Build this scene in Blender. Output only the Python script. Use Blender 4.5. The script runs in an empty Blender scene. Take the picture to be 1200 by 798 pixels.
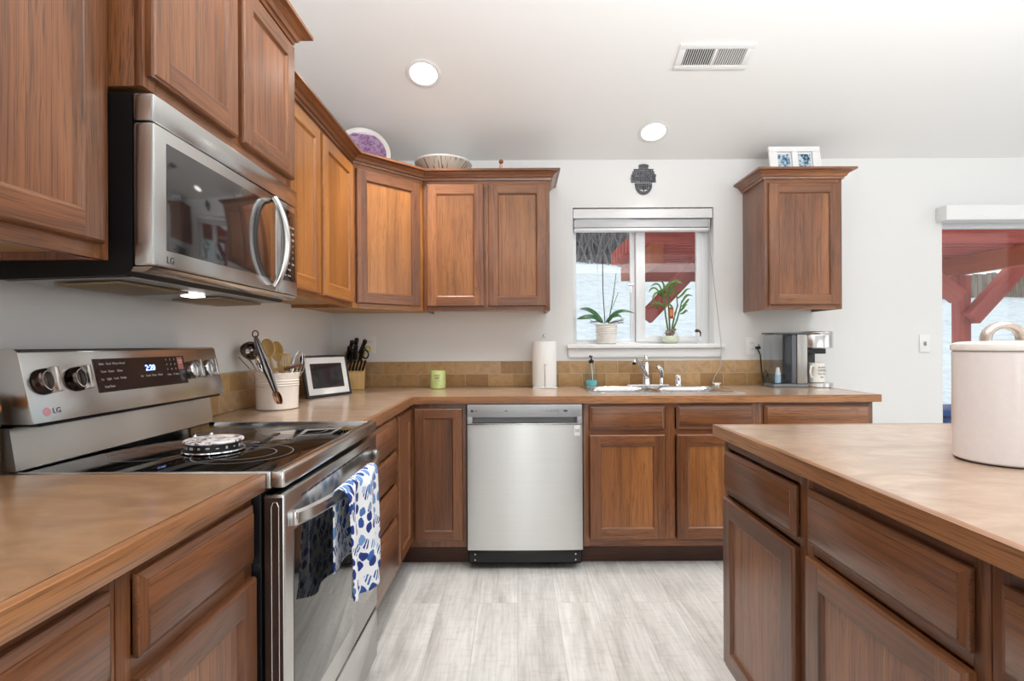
import bpy, bmesh, math, random
from mathutils import Vector, Matrix
random.seed(7)
PI = math.pi
S = bpy.context.scene
COL = S.collection

# ---------------------------------------------------------------- camera
F, CX, CY, H = 622.0, 605.0, 403.0, 1.19
cd = bpy.data.cameras.new('camera'); cam = bpy.data.objects.new('camera', cd); COL.objects.link(cam)
cd.sensor_width = 36; cd.lens = 36 * F / 1200
cd.shift_x = -(CX - 600) / 1200; cd.shift_y = (CY - 399) / 1200
cd.clip_start = .05; cd.clip_end = 200
cam.matrix_world = Matrix.Translation((0, 0, H)) @ Matrix.Rotation(PI / 2, 4, 'X') @ Matrix.Rotation(math.radians(-.3), 4, 'Z')
S.camera = cam
TH = math.radians(.3)
def at(px, py, Y):
    """world point seen at a picture position, at depth Y"""
    dx, dy = px - CX, py - CY
    dx, dy = dx - dy * TH, dy + dx * TH
    return Vector((dx * Y / F, Y, H - dy * Y / F))

# ---------------------------------------------------------------- world, lights, exposure
S.view_settings.view_transform = 'Standard'; S.view_settings.look = 'None'
S.view_settings.gamma = 1; S.view_settings.use_curve_mapping = False
S.view_settings.exposure = 0.08
W = bpy.data.worlds.new('overcast_sky'); S.world = W; W.use_nodes = True
W.node_tree.nodes['Background'].inputs[0].default_value = (.93, .965, 1, 1)
W.node_tree.nodes['Background'].inputs[1].default_value = 1.15
def area(name, loc, rot, sx, sy, power, col=(1, 1, 1)):
    l = bpy.data.lights.new(name, 'AREA'); l.shape = 'RECTANGLE'; l.size = sx; l.size_y = sy
    l.energy = power; l.color = col
    o = bpy.data.objects.new(name, l); o.location = loc; o.rotation_euler = rot; COL.objects.link(o)
    return o
area('daylight_rear', (2.6, -3.0, 1.7), (PI / 2, 0, 0), 3.6, 2.4, 28, (.95, .98, 1))
area('dishwasher_streak_light', (.12, -3.0, 1.3), (PI / 2, 0, 0), .32, 2.0, 9, (.97, .985, 1))  # added narrow light for a bright streak on the dishwasher; no window here
area('daylight_right', (5.0, .2, 1.6), (PI / 2, 0, PI / 2), 3.2, 2.0, 24, (.95, .98, 1))
area('ceiling_fill', (1.3, .1, 2.2), (PI - .2, 0, 0), 3.6, 2.0, 135, (.95, .98, 1))  # added upward fill that brightens the ceiling; no such source in the room
CAN_POWER = 46
CAN_COL = (1, .965, .92)

# ---------------------------------------------------------------- mesh helpers
class MB:
    """collects shapes into one mesh; every vertex keeps a grain coordinate 'g' (first axis runs along the grain)"""
    def __init__(s):
        s.bm = bmesh.new(); s.g = s.bm.verts.layers.float_vector.new('g')
        s.fo = {k: Vector((random.uniform(-9, 9), random.uniform(-9, 9), random.uniform(-9, 9))) for k in 'xyz'}
    def _g(s, vs, grain, off=None):
        off = off or Vector((random.uniform(-9, 9), random.uniform(-9, 9), random.uniform(-9, 9)))
        for v in vs:
            c = v.co
            v[s.g] = {'x': Vector((c.x, c.y, c.z)), 'y': Vector((c.y, c.x, c.z)), 'z': Vector((c.z, c.x, c.y))}[grain] + off
    def box(s, x0, x1, y0, y1, z0, z1, bev=0, grain='z', mat=0, M=None, seg=2):
        vs = [s.bm.verts.new((x, y, z)) for x in (x0, x1) for y in (y0, y1) for z in (z0, z1)]
        q = [(0, 1, 3, 2), (4, 6, 7, 5), (0, 4, 5, 1), (2, 3, 7, 6), (0, 2, 6, 4), (1, 5, 7, 3)]
        fs = [s.bm.faces.new([vs[i] for i in f]) for f in q]
        for f in fs: f.material_index = mat
        if bev > 0:
            es = list({e for f in fs for e in f.edges})
            r = bmesh.ops.bevel(s.bm, geom=es, offset=bev, segments=seg, profile=.5, affect='EDGES')
            vs = list({v for v in vs if v.is_valid} | set(r['verts']))
            for f in r['faces']: f.material_index = mat
        s._g(vs, grain)
        if M is not None:
            for v in vs: v.co = M @ v.co
        return vs
    def poly(s, pts, grain='z', mat=0):
        vs = [s.bm.verts.new(p) for p in pts]; f = s.bm.faces.new(vs); f.material_index = mat; s._g(vs, grain, s.fo[grain]); return vs
    def prism(s, pts, a, b, axis='y', grain='z', mat=0, bev=0, M=None):
        """2-D outline pts extruded from a to b along axis"""
        def mk(p, t):
            return {'y': (p[0], t, p[1]), 'x': (t, p[0], p[1]), 'z': (p[0], p[1], t)}[axis]
        A = [s.bm.verts.new(mk(p, a)) for p in pts]; B = [s.bm.verts.new(mk(p, b)) for p in pts]
        n = len(pts); fs = [s.bm.faces.new(A), s.bm.faces.new(B[::-1])]
        for i in range(n): fs.append(s.bm.faces.new((A[i], B[i], B[(i + 1) % n], A[(i + 1) % n])))
        for f in fs: f.material_index = mat
        vs = A + B
        if bev:
            r = bmesh.ops.bevel(s.bm, geom=list({e for f in fs for e in f.edges}), offset=bev, segments=2, profile=.5, affect='EDGES')
            vs = list({v for v in vs if v.is_valid} | set(r['verts']))
        s._g(vs, grain)
        if M is not None:
            for v in vs: v.co = M @ v.co
        return vs
    def lathe(s, prof, n=40, c=(0, 0, 0), grain='z', mat=0, M=None, rib=None):
        """prof: list of (r, z); closed at r=0 ends"""
        rings = []; allv = []
        for r, z in prof:
            if r < 1e-6:
                v = s.bm.verts.new((c[0], c[1], c[2] + z)); rings.append([v]); allv.append(v)
            else:
                ring = []
                for i in range(n):
                    a = 2 * PI * i / n; rr = r * (rib(a, z) if rib else 1)
                    ring.append(s.bm.verts.new((c[0] + rr * math.cos(a), c[1] + rr * math.sin(a), c[2] + z)))
                rings.append(ring); allv += ring
        for A, B in zip(rings, rings[1:]):
            for i in range(n):
                j = (i + 1) % n
                if len(A) == 1 and len(B) == 1: continue
                if len(A) == 1: f = s.bm.faces.new((A[0], B[j], B[i]))
                elif len(B) == 1: f = s.bm.faces.new((A[i], A[j], B[0]))
                else: f = s.bm.faces.new((A[i], A[j], B[j], B[i]))
                f.material_index = mat
        s._g(allv, grain)
        if M is not None:
            for v in allv: v.co = M @ v.co
        return allv
    def cyl(s, c, r, z0, z1, n=24, bev=0, mat=0, M=None, r1=None):
        r1 = r if r1 is None else r1
        p = [(0, z0), (r - bev, z0), (r, z0 + bev), (r1, z1 - bev), (r1 - bev, z1), (0, z1)] if bev else [(0, z0), (r, z0), (r1, z1), (0, z1)]
        return s.lathe(p, n, c, mat=mat, M=M)
    def tube(s, pts, r, n=8, mat=0, cap=True, flat=1.0, up=None, grain='z'):
        """round (or flattened) bar along points; r may be a list"""
        pts = [Vector(p) for p in pts]; m = len(pts); rs = r if isinstance(r, (list, tuple)) else [r] * m
        rings = []; allv = []; prev = None
        for i, p in enumerate(pts):
            d = (pts[min(i + 1, m - 1)] - pts[max(i - 1, 0)]).normalized()
            if prev is None:
                a = Vector(up) if up else (Vector((0, 0, 1)) if abs(d.z) < .9 else Vector((1, 0, 0)))
            else: a = prev
            u = (a - d * a.dot(d)).normalized(); prev = u; w = d.cross(u)
            ring = [s.bm.verts.new(p + (u * math.cos(2 * PI * k / n) * flat + w * math.sin(2 * PI * k / n)) * rs[i]) for k in range(n)]
            rings.append(ring); allv += ring
        for A, B in zip(rings, rings[1:]):
            for k in range(n):
                f = s.bm.faces.new((A[k], A[(k + 1) % n], B[(k + 1) % n], B[k])); f.material_index = mat
        if cap:
            for R in (rings[0][::-1], rings[-1]):
                f = s.bm.faces.new(R); f.material_index = mat
        s._g(allv, grain); return allv
    def grid(s, fn, nu, nv, mat=0, closed_u=False):
        V = [[s.bm.verts.new(fn(i / nu, j / nv)) for j in range(nv + 1)] for i in range(nu + (0 if closed_u else 1))]
        for i in range(nu):
            for j in range(nv):
                k = (i + 1) % len(V)
                f = s.bm.faces.new((V[i][j], V[k][j], V[k][j + 1], V[i][j + 1])); f.material_index = mat
        for i, row in enumerate(V):
            for j, v in enumerate(row): v[s.g] = Vector((i / nu, j / nv, 0))
        return V
    def sphere(s, c, r, n=16, sc=(1, 1, 1), mat=0):
        vs = s.lathe([(r * math.sin(PI * i / (n // 2)) if 0 < i < n // 2 else 0, -r * math.cos(PI * i / (n // 2))) for i in range(n // 2 + 1)], n, mat=mat)
        for v in vs: v.co = Vector((v.co.x * sc[0] + c[0], v.co.y * sc[1] + c[1], v.co.z * sc[2] + c[2]))
        return vs
    def build(s, name, mats, parent=None, solid=0, sub=0, angle=35, rel=None):
        bmesh.ops.recalc_face_normals(s.bm, faces=s.bm.faces)
        me = bpy.data.meshes.new(name); s.bm.to_mesh(me); s.bm.free()
        if rel is not None: me.transform(Matrix.Translation(-Vector(rel)))
        for m in (mats if isinstance(mats, (list, tuple)) else [mats]): me.materials.append(m)
        for p in me.polygons: p.use_smooth = True
        me.set_sharp_from_angle(angle=math.radians(angle))
        o = bpy.data.objects.new(name, me); COL.objects.link(o)
        if rel is not None and parent is None: o.location = rel
        if parent is not None: o.parent = parent
        if solid:
            md = o.modifiers.new('thickness', 'SOLIDIFY'); md.thickness = solid; md.offset = 0
        if sub:
            md = o.modifiers.new('smooth', 'SUBSURF'); md.levels = sub; md.render_levels = sub
        return o

def tag(o, label, cat, group=None):
    o['label'] = label; o['category'] = cat
    if group: o['group'] = group
    return o
def thing(name, label, cat, loc=(0, 0, 0), rz=0, group=None):
    o = bpy.data.objects.new(name, None); COL.objects.link(o); o.location = loc; o.rotation_euler = (0, 0, rz)
    o.empty_display_size = .05
    return tag(o, label, cat, group)
def struct(o): o['kind'] = 'structure'; return o
def dup(root, loc, rz, label, group=None):
    r = root.copy(); COL.objects.link(r); r.location = loc; r.rotation_euler = (0, 0, rz); r['label'] = label
    if group: r['group'] = group
    for ch in list(root.children):
        c = ch.copy(); COL.objects.link(c); c.parent = r
        for gch in ch.children:
            d = gch.copy(); COL.objects.link(d); d.parent = c
    return r
def text(name, body, size, mat, parent, M, ext=.0004, align='CENTER', sx=1.0):
    """flat lettering as a mesh; M places it (text lies in local XY)"""
    c = bpy.data.curves.new('t', 'FONT'); c.body = body; c.size = size; c.extrude = ext; c.align_x = align; c.align_y = 'CENTER'
    c.resolution_u = 2
    o = bpy.data.objects.new('t', c); COL.objects.link(o)
    bpy.context.view_layer.update()
    me = bpy.data.meshes.new_from_object(o.evaluated_get(bpy.context.evaluated_depsgraph_get()))
    bpy.data.objects.remove(o); bpy.data.curves.remove(c)
    me.transform(M @ Matrix.Diagonal((sx, 1, 1, 1))); me.materials.clear(); me.materials.append(mat)
    r = bpy.data.objects.new(name, me); COL.objects.link(r); r.parent = parent
    return r
def FR(x, y, z):   # text upright, facing local -y
    return Matrix.Translation((x, y, z)) @ Matrix.Rotation(PI / 2, 4, 'X')

# ---------------------------------------------------------------- materials
def srgb(r, g, b):
    f = lambda c: (c / 255 / 12.92) if c / 255 <= .04045 else ((c / 255 + .055) / 1.055) ** 2.4
    return (f(r), f(g), f(b), 1)
def newmat(name):
    m = bpy.data.materials.new(name); m.use_nodes = True
    return m, m.node_tree.nodes, m.node_tree.links, m.node_tree.nodes['Principled BSDF']
def simple(name, col, rough=.5, metal=0, coat=0, spec=None, emit=None, es=0, bump=0, bscale=80, trans=0, alpha=1, var=.04, sss=0):
    m, N, L, P = newmat(name)
    P.inputs['Roughness'].default_value = rough; P.inputs['Metallic'].default_value = metal
    P.inputs['Coat Weight'].default_value = coat; P.inputs['Coat Roughness'].default_value = .08
    if spec is not None: P.inputs['Specular IOR Level'].default_value = spec
    if emit: P.inputs['Emission Color'].default_value = emit; P.inputs['Emission Strength'].default_value = es
    P.inputs['Transmission Weight'].default_value = trans
    P.inputs['Alpha'].default_value = alpha
    tc = N.new('ShaderNodeTexCoord'); nz = N.new('ShaderNodeTexNoise'); nz.inputs['Scale'].default_value = bscale
    L.new(tc.outputs['Object'], nz.inputs['Vector'])
    mx = N.new('ShaderNodeMix'); mx.data_type = 'RGBA'
    mx.inputs[6].default_value = tuple(c * (1 - var) for c in col[:3]) + (1,)
    mx.inputs[7].default_value = tuple(min(1, c * (1 + var)) for c in col[:3]) + (1,)
    L.new(nz.outputs[0], mx.inputs[0]); L.new(mx.outputs[2], P.inputs['Base Color'])
    if bump:
        b = N.new('ShaderNodeBump'); b.inputs['Strength'].default_value = bump; b.inputs['Distance'].default_value = .002
        L.new(nz.outputs[0], b.inputs['Height']); L.new(b.outputs[0], P.inputs['Normal'])
    return m
def vmath(N, L, op, a, b):
    n = N.new('ShaderNodeVectorMath'); n.operation = op; L.new(a, n.inputs[0])
    if isinstance(b, tuple): n.inputs[1].default_value = b
    else: L.new(b, n.inputs[1])
    return n.outputs[0]
def ramp(N, L, src, stops):
    r = N.new('ShaderNodeValToRGB'); e = r.color_ramp.elements
    while len(e) < len(stops): e.new(.5)
    for k, (p, c) in zip(e, stops): k.position = p; k.color = c
    L.new(src, r.inputs[0]); return r.outputs[0]
def mixc(N, L, fac, a, b, mode='MIX'):
    m = N.new('ShaderNodeMix'); m.data_type = 'RGBA'; m.blend_type = mode
    if isinstance(fac, (int, float)): m.inputs[0].default_value = fac
    else: L.new(fac, m.inputs[0])
    for i, v in ((6, a), (7, b)):
        if isinstance(v, tuple): m.inputs[i].default_value = v
        else: L.new(v, m.inputs[i])
    return m.outputs[2]
def noise(N, L, vec, scale, detail=2, rough=.5, dist=0):
    n = N.new('ShaderNodeTexNoise'); n.inputs['Scale'].default_value = scale; n.inputs['Detail'].default_value = detail
    n.inputs['Roughness'].default_value = rough; n.inputs['Distortion'].default_value = dist
    L.new(vec, n.inputs['Vector']); return n.outputs[0]
def oak(name, dark, mid, light, rough=.34, coat=.4, pore=.55, cath=.5):
    m, N, L, P = newmat(name)
    a = N.new('ShaderNodeAttribute'); a.attribute_name = 'g'
    oi = N.new('ShaderNodeObjectInfo')
    v = a.outputs['Vector']
    big = noise(N, L, vmath(N, L, 'MULTIPLY', v, (1.0, 6, 6)), 1, 3, .5, .3)
    wn = noise(N, L, vmath(N, L, 'MULTIPLY', v, (1.3, 4, 4)), 1, 2, .45)
    cw = N.new('ShaderNodeCombineXYZ'); L.new(wn, cw.inputs[1]); L.new(wn, cw.inputs[2])
    v2 = vmath(N, L, 'ADD', v, vmath(N, L, 'MULTIPLY', cw.outputs[0], (0, .06, .06)))
    base = ramp(N, L, big, [(.3, dark), (.5, mid), (.72, light)])
    rg = noise(N, L, vmath(N, L, 'MULTIPLY', v2, (.6, 46, 46)), 1, 3, .62)
    c2 = mixc(N, L, 1.0, base, ramp(N, L, rg, [(.34, (1 - cath * .5,) * 3 + (1,)), (.5, (1, 1, 1, 1)), (.72, (1 + cath * .16,) * 3 + (1,))]), 'MULTIPLY')
    por = noise(N, L, vmath(N, L, 'MULTIPLY', v2, (5, 340, 340)), 1, 2, .65)
    c3 = mixc(N, L, 1.0, c2, ramp(N, L, por, [(.33, (1 - pore,) * 3 + (1,)), (.5, (1, 1, 1, 1))]), 'MULTIPLY')
    hs = N.new('ShaderNodeHueSaturation'); L.new(c3, hs.inputs['Color'])
    mr = N.new('ShaderNodeMapRange'); L.new(oi.outputs['Random'], mr.inputs[0]); mr.inputs[3].default_value = .86; mr.inputs[4].default_value = 1.14
    L.new(mr.outputs[0], hs.inputs['Value']); L.new(hs.outputs[0], P.inputs['Base Color'])
    P.inputs['Roughness'].default_value = rough; P.inputs['Coat Weight'].default_value = coat; P.inputs['Coat Roughness'].default_value = .24
    b = N.new('ShaderNodeBump'); b.inputs['Strength'].default_value = .25; b.inputs['Distance'].default_value = .001
    L.new(por, b.inputs['Height']); L.new(b.outputs[0], P.inputs['Normal'])
    return m
OAK = oak('stained_oak', srgb(112, 66, 38), srgb(136, 84, 50), srgb(158, 103, 63), pore=.6, cath=.75)
OAK_WARM = oak('warm_lit_oak', srgb(142, 88, 42), srgb(166, 106, 52), srgb(184, 124, 66), cath=.5, pore=.4)  # golden oak copy; wood variation plus warm lamp light painted into the colour
OAKD = oak('dark_oak', srgb(90, 52, 30), srgb(114, 70, 42), srgb(132, 84, 52), pore=.5, cath=.6)
OAKT = oak('oak_counter_edge', srgb(138, 88, 52), srgb(162, 108, 66), srgb(182, 128, 84), cath=.7)
OAKM = oak('medium_oak', srgb(128, 78, 40), srgb(150, 94, 50), srgb(170, 112, 62), pore=.5, cath=.6)
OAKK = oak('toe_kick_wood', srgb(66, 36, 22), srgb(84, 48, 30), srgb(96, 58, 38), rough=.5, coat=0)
PLYW = oak('cabinet_underside', srgb(176, 138, 92), srgb(196, 160, 112), srgb(206, 172, 124), rough=.6, coat=0, pore=.15, cath=.1)

def wallmat(name, col, bs=.12):
    return simple(name, col, .75, bump=bs, bscale=140, var=.012)
WALL = wallmat('wall_paint', srgb(231, 231, 230))
CEIL = wallmat('ceiling_paint', srgb(242, 242, 241))
TRIMW = simple('white_trim', srgb(238, 238, 238), .4)
VINYL = simple('white_vinyl', srgb(236, 238, 240), .35)

def floor_mat():
    m, N, L, P = newmat('grey_plank_floor')
    tc = N.new('ShaderNodeTexCoord'); mp = N.new('ShaderNodeMapping'); mp.inputs['Rotation'].default_value[2] = PI / 2
    L.new(tc.outputs['Object'], mp.inputs[0])
    br = N.new('ShaderNodeTexBrick'); br.inputs['Scale'].default_value = 1; br.inputs['Brick Width'].default_value = 1.22
    br.inputs['Row Height'].default_value = .178; br.inputs['Mortar Size'].default_value = .0012; br.offset = .37
    br.inputs['Color1'].default_value = (0, 0, 0, 1); br.inputs['Color2'].default_value = (1, 1, 1, 1); br.inputs['Mortar'].default_value = (.5, .5, .5, 1)
    L.new(mp.outputs[0], br.inputs['Vector'])
    off = vmath(N, L, 'MULTIPLY', br.outputs['Color'], (7.0, 5.0, 3.0))
    v = vmath(N, L, 'ADD', tc.outputs['Object'], off)
    n1 = noise(N, L, vmath(N, L, 'MULTIPLY', v, (9, 1.4, 1)), 1, 5, .62, .6)
    n2 = noise(N, L, vmath(N, L, 'MULTIPLY', v, (90, 5, 1)), 1, 3, .6)
    c = ramp(N, L, n1, [(.28, srgb(180, 177, 172)), (.47, srgb(212, 210, 206)), (.68, srgb(230, 229, 226))])
    c = mixc(N, L, 1.0, c, ramp(N, L, n2, [(.35, (.84, .84, .84, 1)), (.6, (1, 1, 1, 1))]), 'MULTIPLY')
    tone = ramp(N, L, br.outputs['Color'], [(0, (.92, .92, .92, 1)), (1, (1.0, 1.0, 1.0, 1))])
    c = mixc(N, L, 1.0, c, tone, 'MULTIPLY')
    saw = noise(N, L, vmath(N, L, 'MULTIPLY', v, (14, 46, 1)), 1, 3, .6)
    c = mixc(N, L, 1.0, c, ramp(N, L, saw, [(.3, (.9, .9, .89, 1)), (.5, (1, 1, 1, 1))]), 'MULTIPLY')
    c = mixc(N, L, br.outputs['Fac'], c, srgb(178, 174, 168))
    L.new(c, P.inputs['Base Color']); P.inputs['Roughness'].default_value = .38
    return m
FLOOR = floor_mat()

def tile_mat(name, axis):
    m, N, L, P = newmat(name)
    tc = N.new('ShaderNodeTexCoord'); sp = N.new('ShaderNodeSeparateXYZ'); L.new(tc.outputs['Object'], sp.inputs[0])
    cb0 = N.new('ShaderNodeCombineXYZ'); L.new(sp.outputs[axis], cb0.inputs[0]); L.new(sp.outputs[2], cb0.inputs[1])
    cb = N.new('ShaderNodeVectorMath'); cb.operation = 'ADD'; L.new(cb0.outputs[0], cb.inputs[0]); cb.inputs[1].default_value = (5.0, -.9145 + .81, 0)
    br = N.new('ShaderNodeTexBrick'); br.inputs['Scale'].default_value = 1; br.inputs['Brick Width'].default_value = .153
    br.inputs['Row Height'].default_value = .081; br.inputs['Mortar Size'].default_value = .0018; br.inputs['Bias'].default_value = 0
    br.inputs['Color1'].default_value = (0, 0, 0, 1); br.inputs['Color2'].default_value = (1, 1, 1, 1)
    L.new(cb.outputs[0], br.inputs['Vector'])
    tone = ramp(N, L, br.outputs['Color'], [(0, srgb(150, 116, 76)), (.4, srgb(170, 134, 88)), (.75, srgb(184, 148, 104)), (1, srgb(176, 148, 118))])
    v = vmath(N, L, 'ADD', tc.outputs['Object'], vmath(N, L, 'MULTIPLY', br.outputs['Color'], (5.0, 5.0, 5.0)))
    n1 = noise(N, L, v, 16, 5, .65, 1.2)
    c = mixc(N, L, 1.0, tone, ramp(N, L, n1, [(.3, (.76, .72, .68, 1)), (.5, (1, 1, 1, 1)), (.7, (1.14, 1.12, 1.08, 1))]), 'MULTIPLY')
    c = mixc(N, L, br.outputs['Fac'], c, srgb(186, 164, 132))
    L.new(c, P.inputs['Base Color']); P.inputs['Roughness'].default_value = .35
    b = N.new('ShaderNodeBump'); b.inputs['Strength'].default_value = .4; b.inputs['Distance'].default_value = .002; b.invert = True
    L.new(br.outputs['Fac'], b.inputs['Height']); L.new(b.outputs[0], P.inputs['Normal'])
    return m
TILEX = tile_mat('slate_tile_back', 0); TILEY = tile_mat('slate_tile_left', 1)

def laminate(name, c1, c2, c3):
    m, N, L, P = newmat(name)
    tc = N.new('ShaderNodeTexCoord')
    n1 = noise(N, L, vmath(N, L, 'MULTIPLY', tc.outputs['Object'], (5, 9, 5)), 1, 6, .62, 1.4)
    n2 = noise(N, L, vmath(N, L, 'MULTIPLY', tc.outputs['Object'], (16, 60, 20)), 1, 4, .6, .8)
    c = ramp(N, L, n1, [(.3, c1), (.5, c2), (.7, c3)])
    c = mixc(N, L, 1.0, c, ramp(N, L, n2, [(.3, (.9, .88, .86, 1)), (.55, (1, 1, 1, 1)), (.75, (1.06, 1.06, 1.06, 1))]), 'MULTIPLY')
    L.new(c, P.inputs['Base Color']); P.inputs['Roughness'].default_value = .3; P.inputs['Coat Weight'].default_value = .7; P.inputs['Coat Roughness'].default_value = .2
    return m
LAM = laminate('tan_laminate', srgb(154, 127, 104), srgb(173, 146, 123), srgb(187, 162, 141))
LAM_SHADED = laminate('tan_laminate_shaded', srgb(134, 98, 66), srgb(154, 115, 80), srgb(170, 131, 94))  # browner copy of the tan laminate; cabinet reflection and shade painted in

def steel(name, col=(.60, .60, .59, 1), rough=.28, sx=(2, 300, 300), aniso=.6, rot=0.0):
    m, N, L, P = newmat(name)
    tc = N.new('ShaderNodeTexCoord')
    n1 = noise(N, L, vmath(N, L, 'MULTIPLY', tc.outputs['Object'], sx), 1, 3, .6)
    c = mixc(N, L, n1, tuple(x * .96 for x in col[:3]) + (1,), tuple(min(1, x * 1.04) for x in col[:3]) + (1,))
    L.new(c, P.inputs['Base Color']); P.inputs['Metallic'].default_value = 1
    mr = N.new('ShaderNodeMapRange'); L.new(n1, mr.inputs[0]); mr.inputs[3].default_value = rough * .93; mr.inputs[4].default_value = rough * 1.08
    L.new(mr.outputs[0], P.inputs['Roughness'])
    P.inputs['Anisotropic'].default_value = aniso; P.inputs['Anisotropic Rotation'].default_value = rot
    tg = N.new('ShaderNodeCombineXYZ'); tg.inputs[2].default_value = 1; L.new(tg.outputs[0], P.inputs['Tangent'])
    return m
STEEL = steel('brushed_steel', sx=(1, 60, 60), rough=.3, aniso=.92); STEELY = steel('brushed_steel_long', sx=(300, 2, 300), rough=.22)
STEELT = steel('satin_steel', (.66, .65, .64, 1), .2, (40, 40, 40), 0)
CHROME = simple('chrome', (.85, .85, .86, 1), .07, 1, var=.01)
BLK = simple('black_plastic', srgb(18, 18, 20), .35)
BLKM = simple('black_steel_side', srgb(12, 12, 16), .42, spec=.3)
BLKG = simple('black_glass', srgb(10, 9, 9), .04, spec=.6)
OVGL = simple('oven_door_glass', srgb(22, 21, 21), .05, 0, coat=.6, spec=1.0)
DKMET = simple('dark_door_edge', srgb(92, 74, 66), .3, .8)
GREY = simple('grey_plastic', srgb(120, 122, 126), .4)
LGREY = simple('light_grey_panel', srgb(168, 170, 172), .35, .3)
WHITE = simple('white_ceramic', srgb(236, 232, 226), .18, coat=.4)
CREAM = simple('cream_stoneware', srgb(238, 228, 218), .25, coat=.3)
PLAS = simple('white_plastic', srgb(236, 236, 234), .35)
PAPER = simple('paper_towel_sheets', srgb(240, 240, 238), .9, bump=.3, bscale=200)
WOODL = oak('pale_wood', srgb(190, 150, 92), srgb(214, 176, 114), srgb(226, 192, 134), rough=.5, coat=0, pore=.1, cath=.12)
RED = oak('red_stained_lumber', srgb(156, 62, 54), srgb(186, 84, 72), srgb(202, 102, 88), rough=.7, coat=0, pore=.25, cath=.2)
RUST = oak('orange_stained_beam', srgb(150, 70, 36), srgb(178, 84, 44), srgb(190, 100, 56), rough=.7, coat=0, pore=.25, cath=.2)
FENCE = oak('weathered_fence', srgb(96, 84, 74), srgb(132, 118, 106), srgb(150, 138, 124), rough=.9, coat=0)
LEAF = simple('orchid_leaf', srgb(52, 96, 58), .35, var=.15, bscale=20)
LEAFB = simple('bamboo_leaf', srgb(88, 128, 58), .45, var=.3, bscale=30)
STALK = simple('plant_stalk', srgb(84, 112, 60), .5, var=.2)
TWIG = simple('brown_twig', srgb(86, 70, 52), .7)

BRUSH = simple('bare_brush', srgb(128, 122, 124), .9, var=.3, bscale=9)
BLUEP = simple('blue_plastic', srgb(26, 66, 130), .5)
def lit(name, col, s): return simple(name, col, .5, emit=col, es=s)
LAMP = lit('lit_diffuser', (1, .97, .92, 1), 6)
BLUELED = lit('blue_display', (.25, .4, 1, 1), 5)
GLYPH = simple('printed_grey_lettering', srgb(190, 186, 184), .5)
GLYPHD = simple('printed_dark_lettering', srgb(60, 60, 64), .5)
def glass(name, tint=(1, 1, 1, 1), refl=1.0):
    m, N, L, P = newmat(name); N.remove(P)
    out = N['Material Output']; t = N.new('ShaderNodeBsdfTransparent'); t.inputs[0].default_value = tint
    g = N.new('ShaderNodeBsdfGlossy'); g.inputs['Roughness'].default_value = .02
    lw = N.new('ShaderNodeLayerWeight'); lw.inputs[0].default_value = .5
    pw = N.new('ShaderNodeMath'); pw.operation = 'POWER'; pw.inputs[1].default_value = 5; L.new(lw.outputs['Facing'], pw.inputs[0])
    mul = N.new('ShaderNodeMath'); mul.operation = 'MULTIPLY_ADD'; mul.inputs[1].default_value = .5 * refl; mul.inputs[2].default_value = .02 * refl; L.new(pw.outputs[0], mul.inputs[0])
    mx = N.new('ShaderNodeMixShader'); L.new(mul.outputs[0], mx.inputs[0]); L.new(t.outputs[0], mx.inputs[1]); L.new(g.outputs[0], mx.inputs[2])
    L.new(mx.outputs[0], out.inputs[0]); return m
GLASS = glass('window_glass', (.97, .985, .98, 1)); GLASSC = glass('clear_plastic', (.9, .93, .95, 1), 1.4)
GLASSV = glass('green_glass', (.95, .97, .94, 1), 1.6)
TEAL = simple('teal_soap', srgb(120, 206, 206), .2)

# ---------------------------------------------------------------- the room
XW, YW, ZW, SL = -1.198, 3.475, 2.392, .36       # left wall, back wall, ceiling height at back wall, ceiling slope
XR, YB = 5.3, -3.2
CT = .914                                         # worktop height
WX0, WX1, WZ0, WZ1 = .374, 1.296, 1.187, 2.08     # kitchen window opening
DX0, DX1, DZ1 = 2.79, 4.7, 1.985                  # patio door opening
zc = lambda y: ZW + (YW - y) * SL
b = MB(); b.box(XW - .15, XR + .15, YB - .15, YW + .16, -.12, 0); struct(b.build('floor', FLOOR))
b = MB()
b.prism([(YW + .16, zc(YW + .16)), (YB - .15, zc(YB - .15)), (YB - .15, zc(YB - .15) + .12), (YW + .16, zc(YW + .16) + .12)], XW - .15, XR + .15, 'x')
struct(b.build('ceiling', CEIL))
b = MB(); T = YW + .16
for x0, x1, z0, z1 in ((XW - .15, WX0, 0, ZW), (WX1, DX0, 0, ZW), (DX1, XR + .15, 0, ZW), (WX0, WX1, 0, WZ0), (WX0, WX1, WZ1, ZW), (DX0, DX1, DZ1, ZW)):
    b.box(x0, x1, YW, T, z0, z1 - (.06 if z1 == ZW else 0))
    if z1 == ZW: b.prism([(YW, ZW - .06), (T, ZW - .06), (YW, ZW)], x0, x1, 'x')
bmesh.ops.remove_doubles(b.bm, verts=b.bm.verts, dist=1e-5)
struct(b.build('wall_back', WALL))
for nm, x0, x1 in (('wall_left', XW - .15, XW), ('wall_right', XR, XR + .15)):
    b = MB(); b.prism([(YB, 0), (YW, 0), (YW, ZW), (YB, zc(YB))], x0, x1, 'x'); struct(b.build(nm, WALL))
b = MB(); b.box(XW - .15, XR + .15, YB - .15, YB, 0, zc(YB)); struct(b.build('wall_rear', WALL))
b = MB(); b.box(1.95, DX0 - .01, YW - .014, YW - .001, 0.001, .09, .003); struct(b.build('baseboard_back', TRIMW))

# backsplash, two courses of tile
b = MB(); b.box(XW + .013, 1.88, YW - .012, YW - .001, CT + .001, CT + .164, .002); struct(b.build('trim_1', TILEX))
b = MB(); b.box(XW + .001, XW + .012, 1.93, YW - .0005, CT + .001, CT + .164, .002); b.box(XW + .001, XW + .012, -.4, 1.12, CT + .001, CT + .164, .002)
struct(b.build('trim_2', TILEY))

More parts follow.
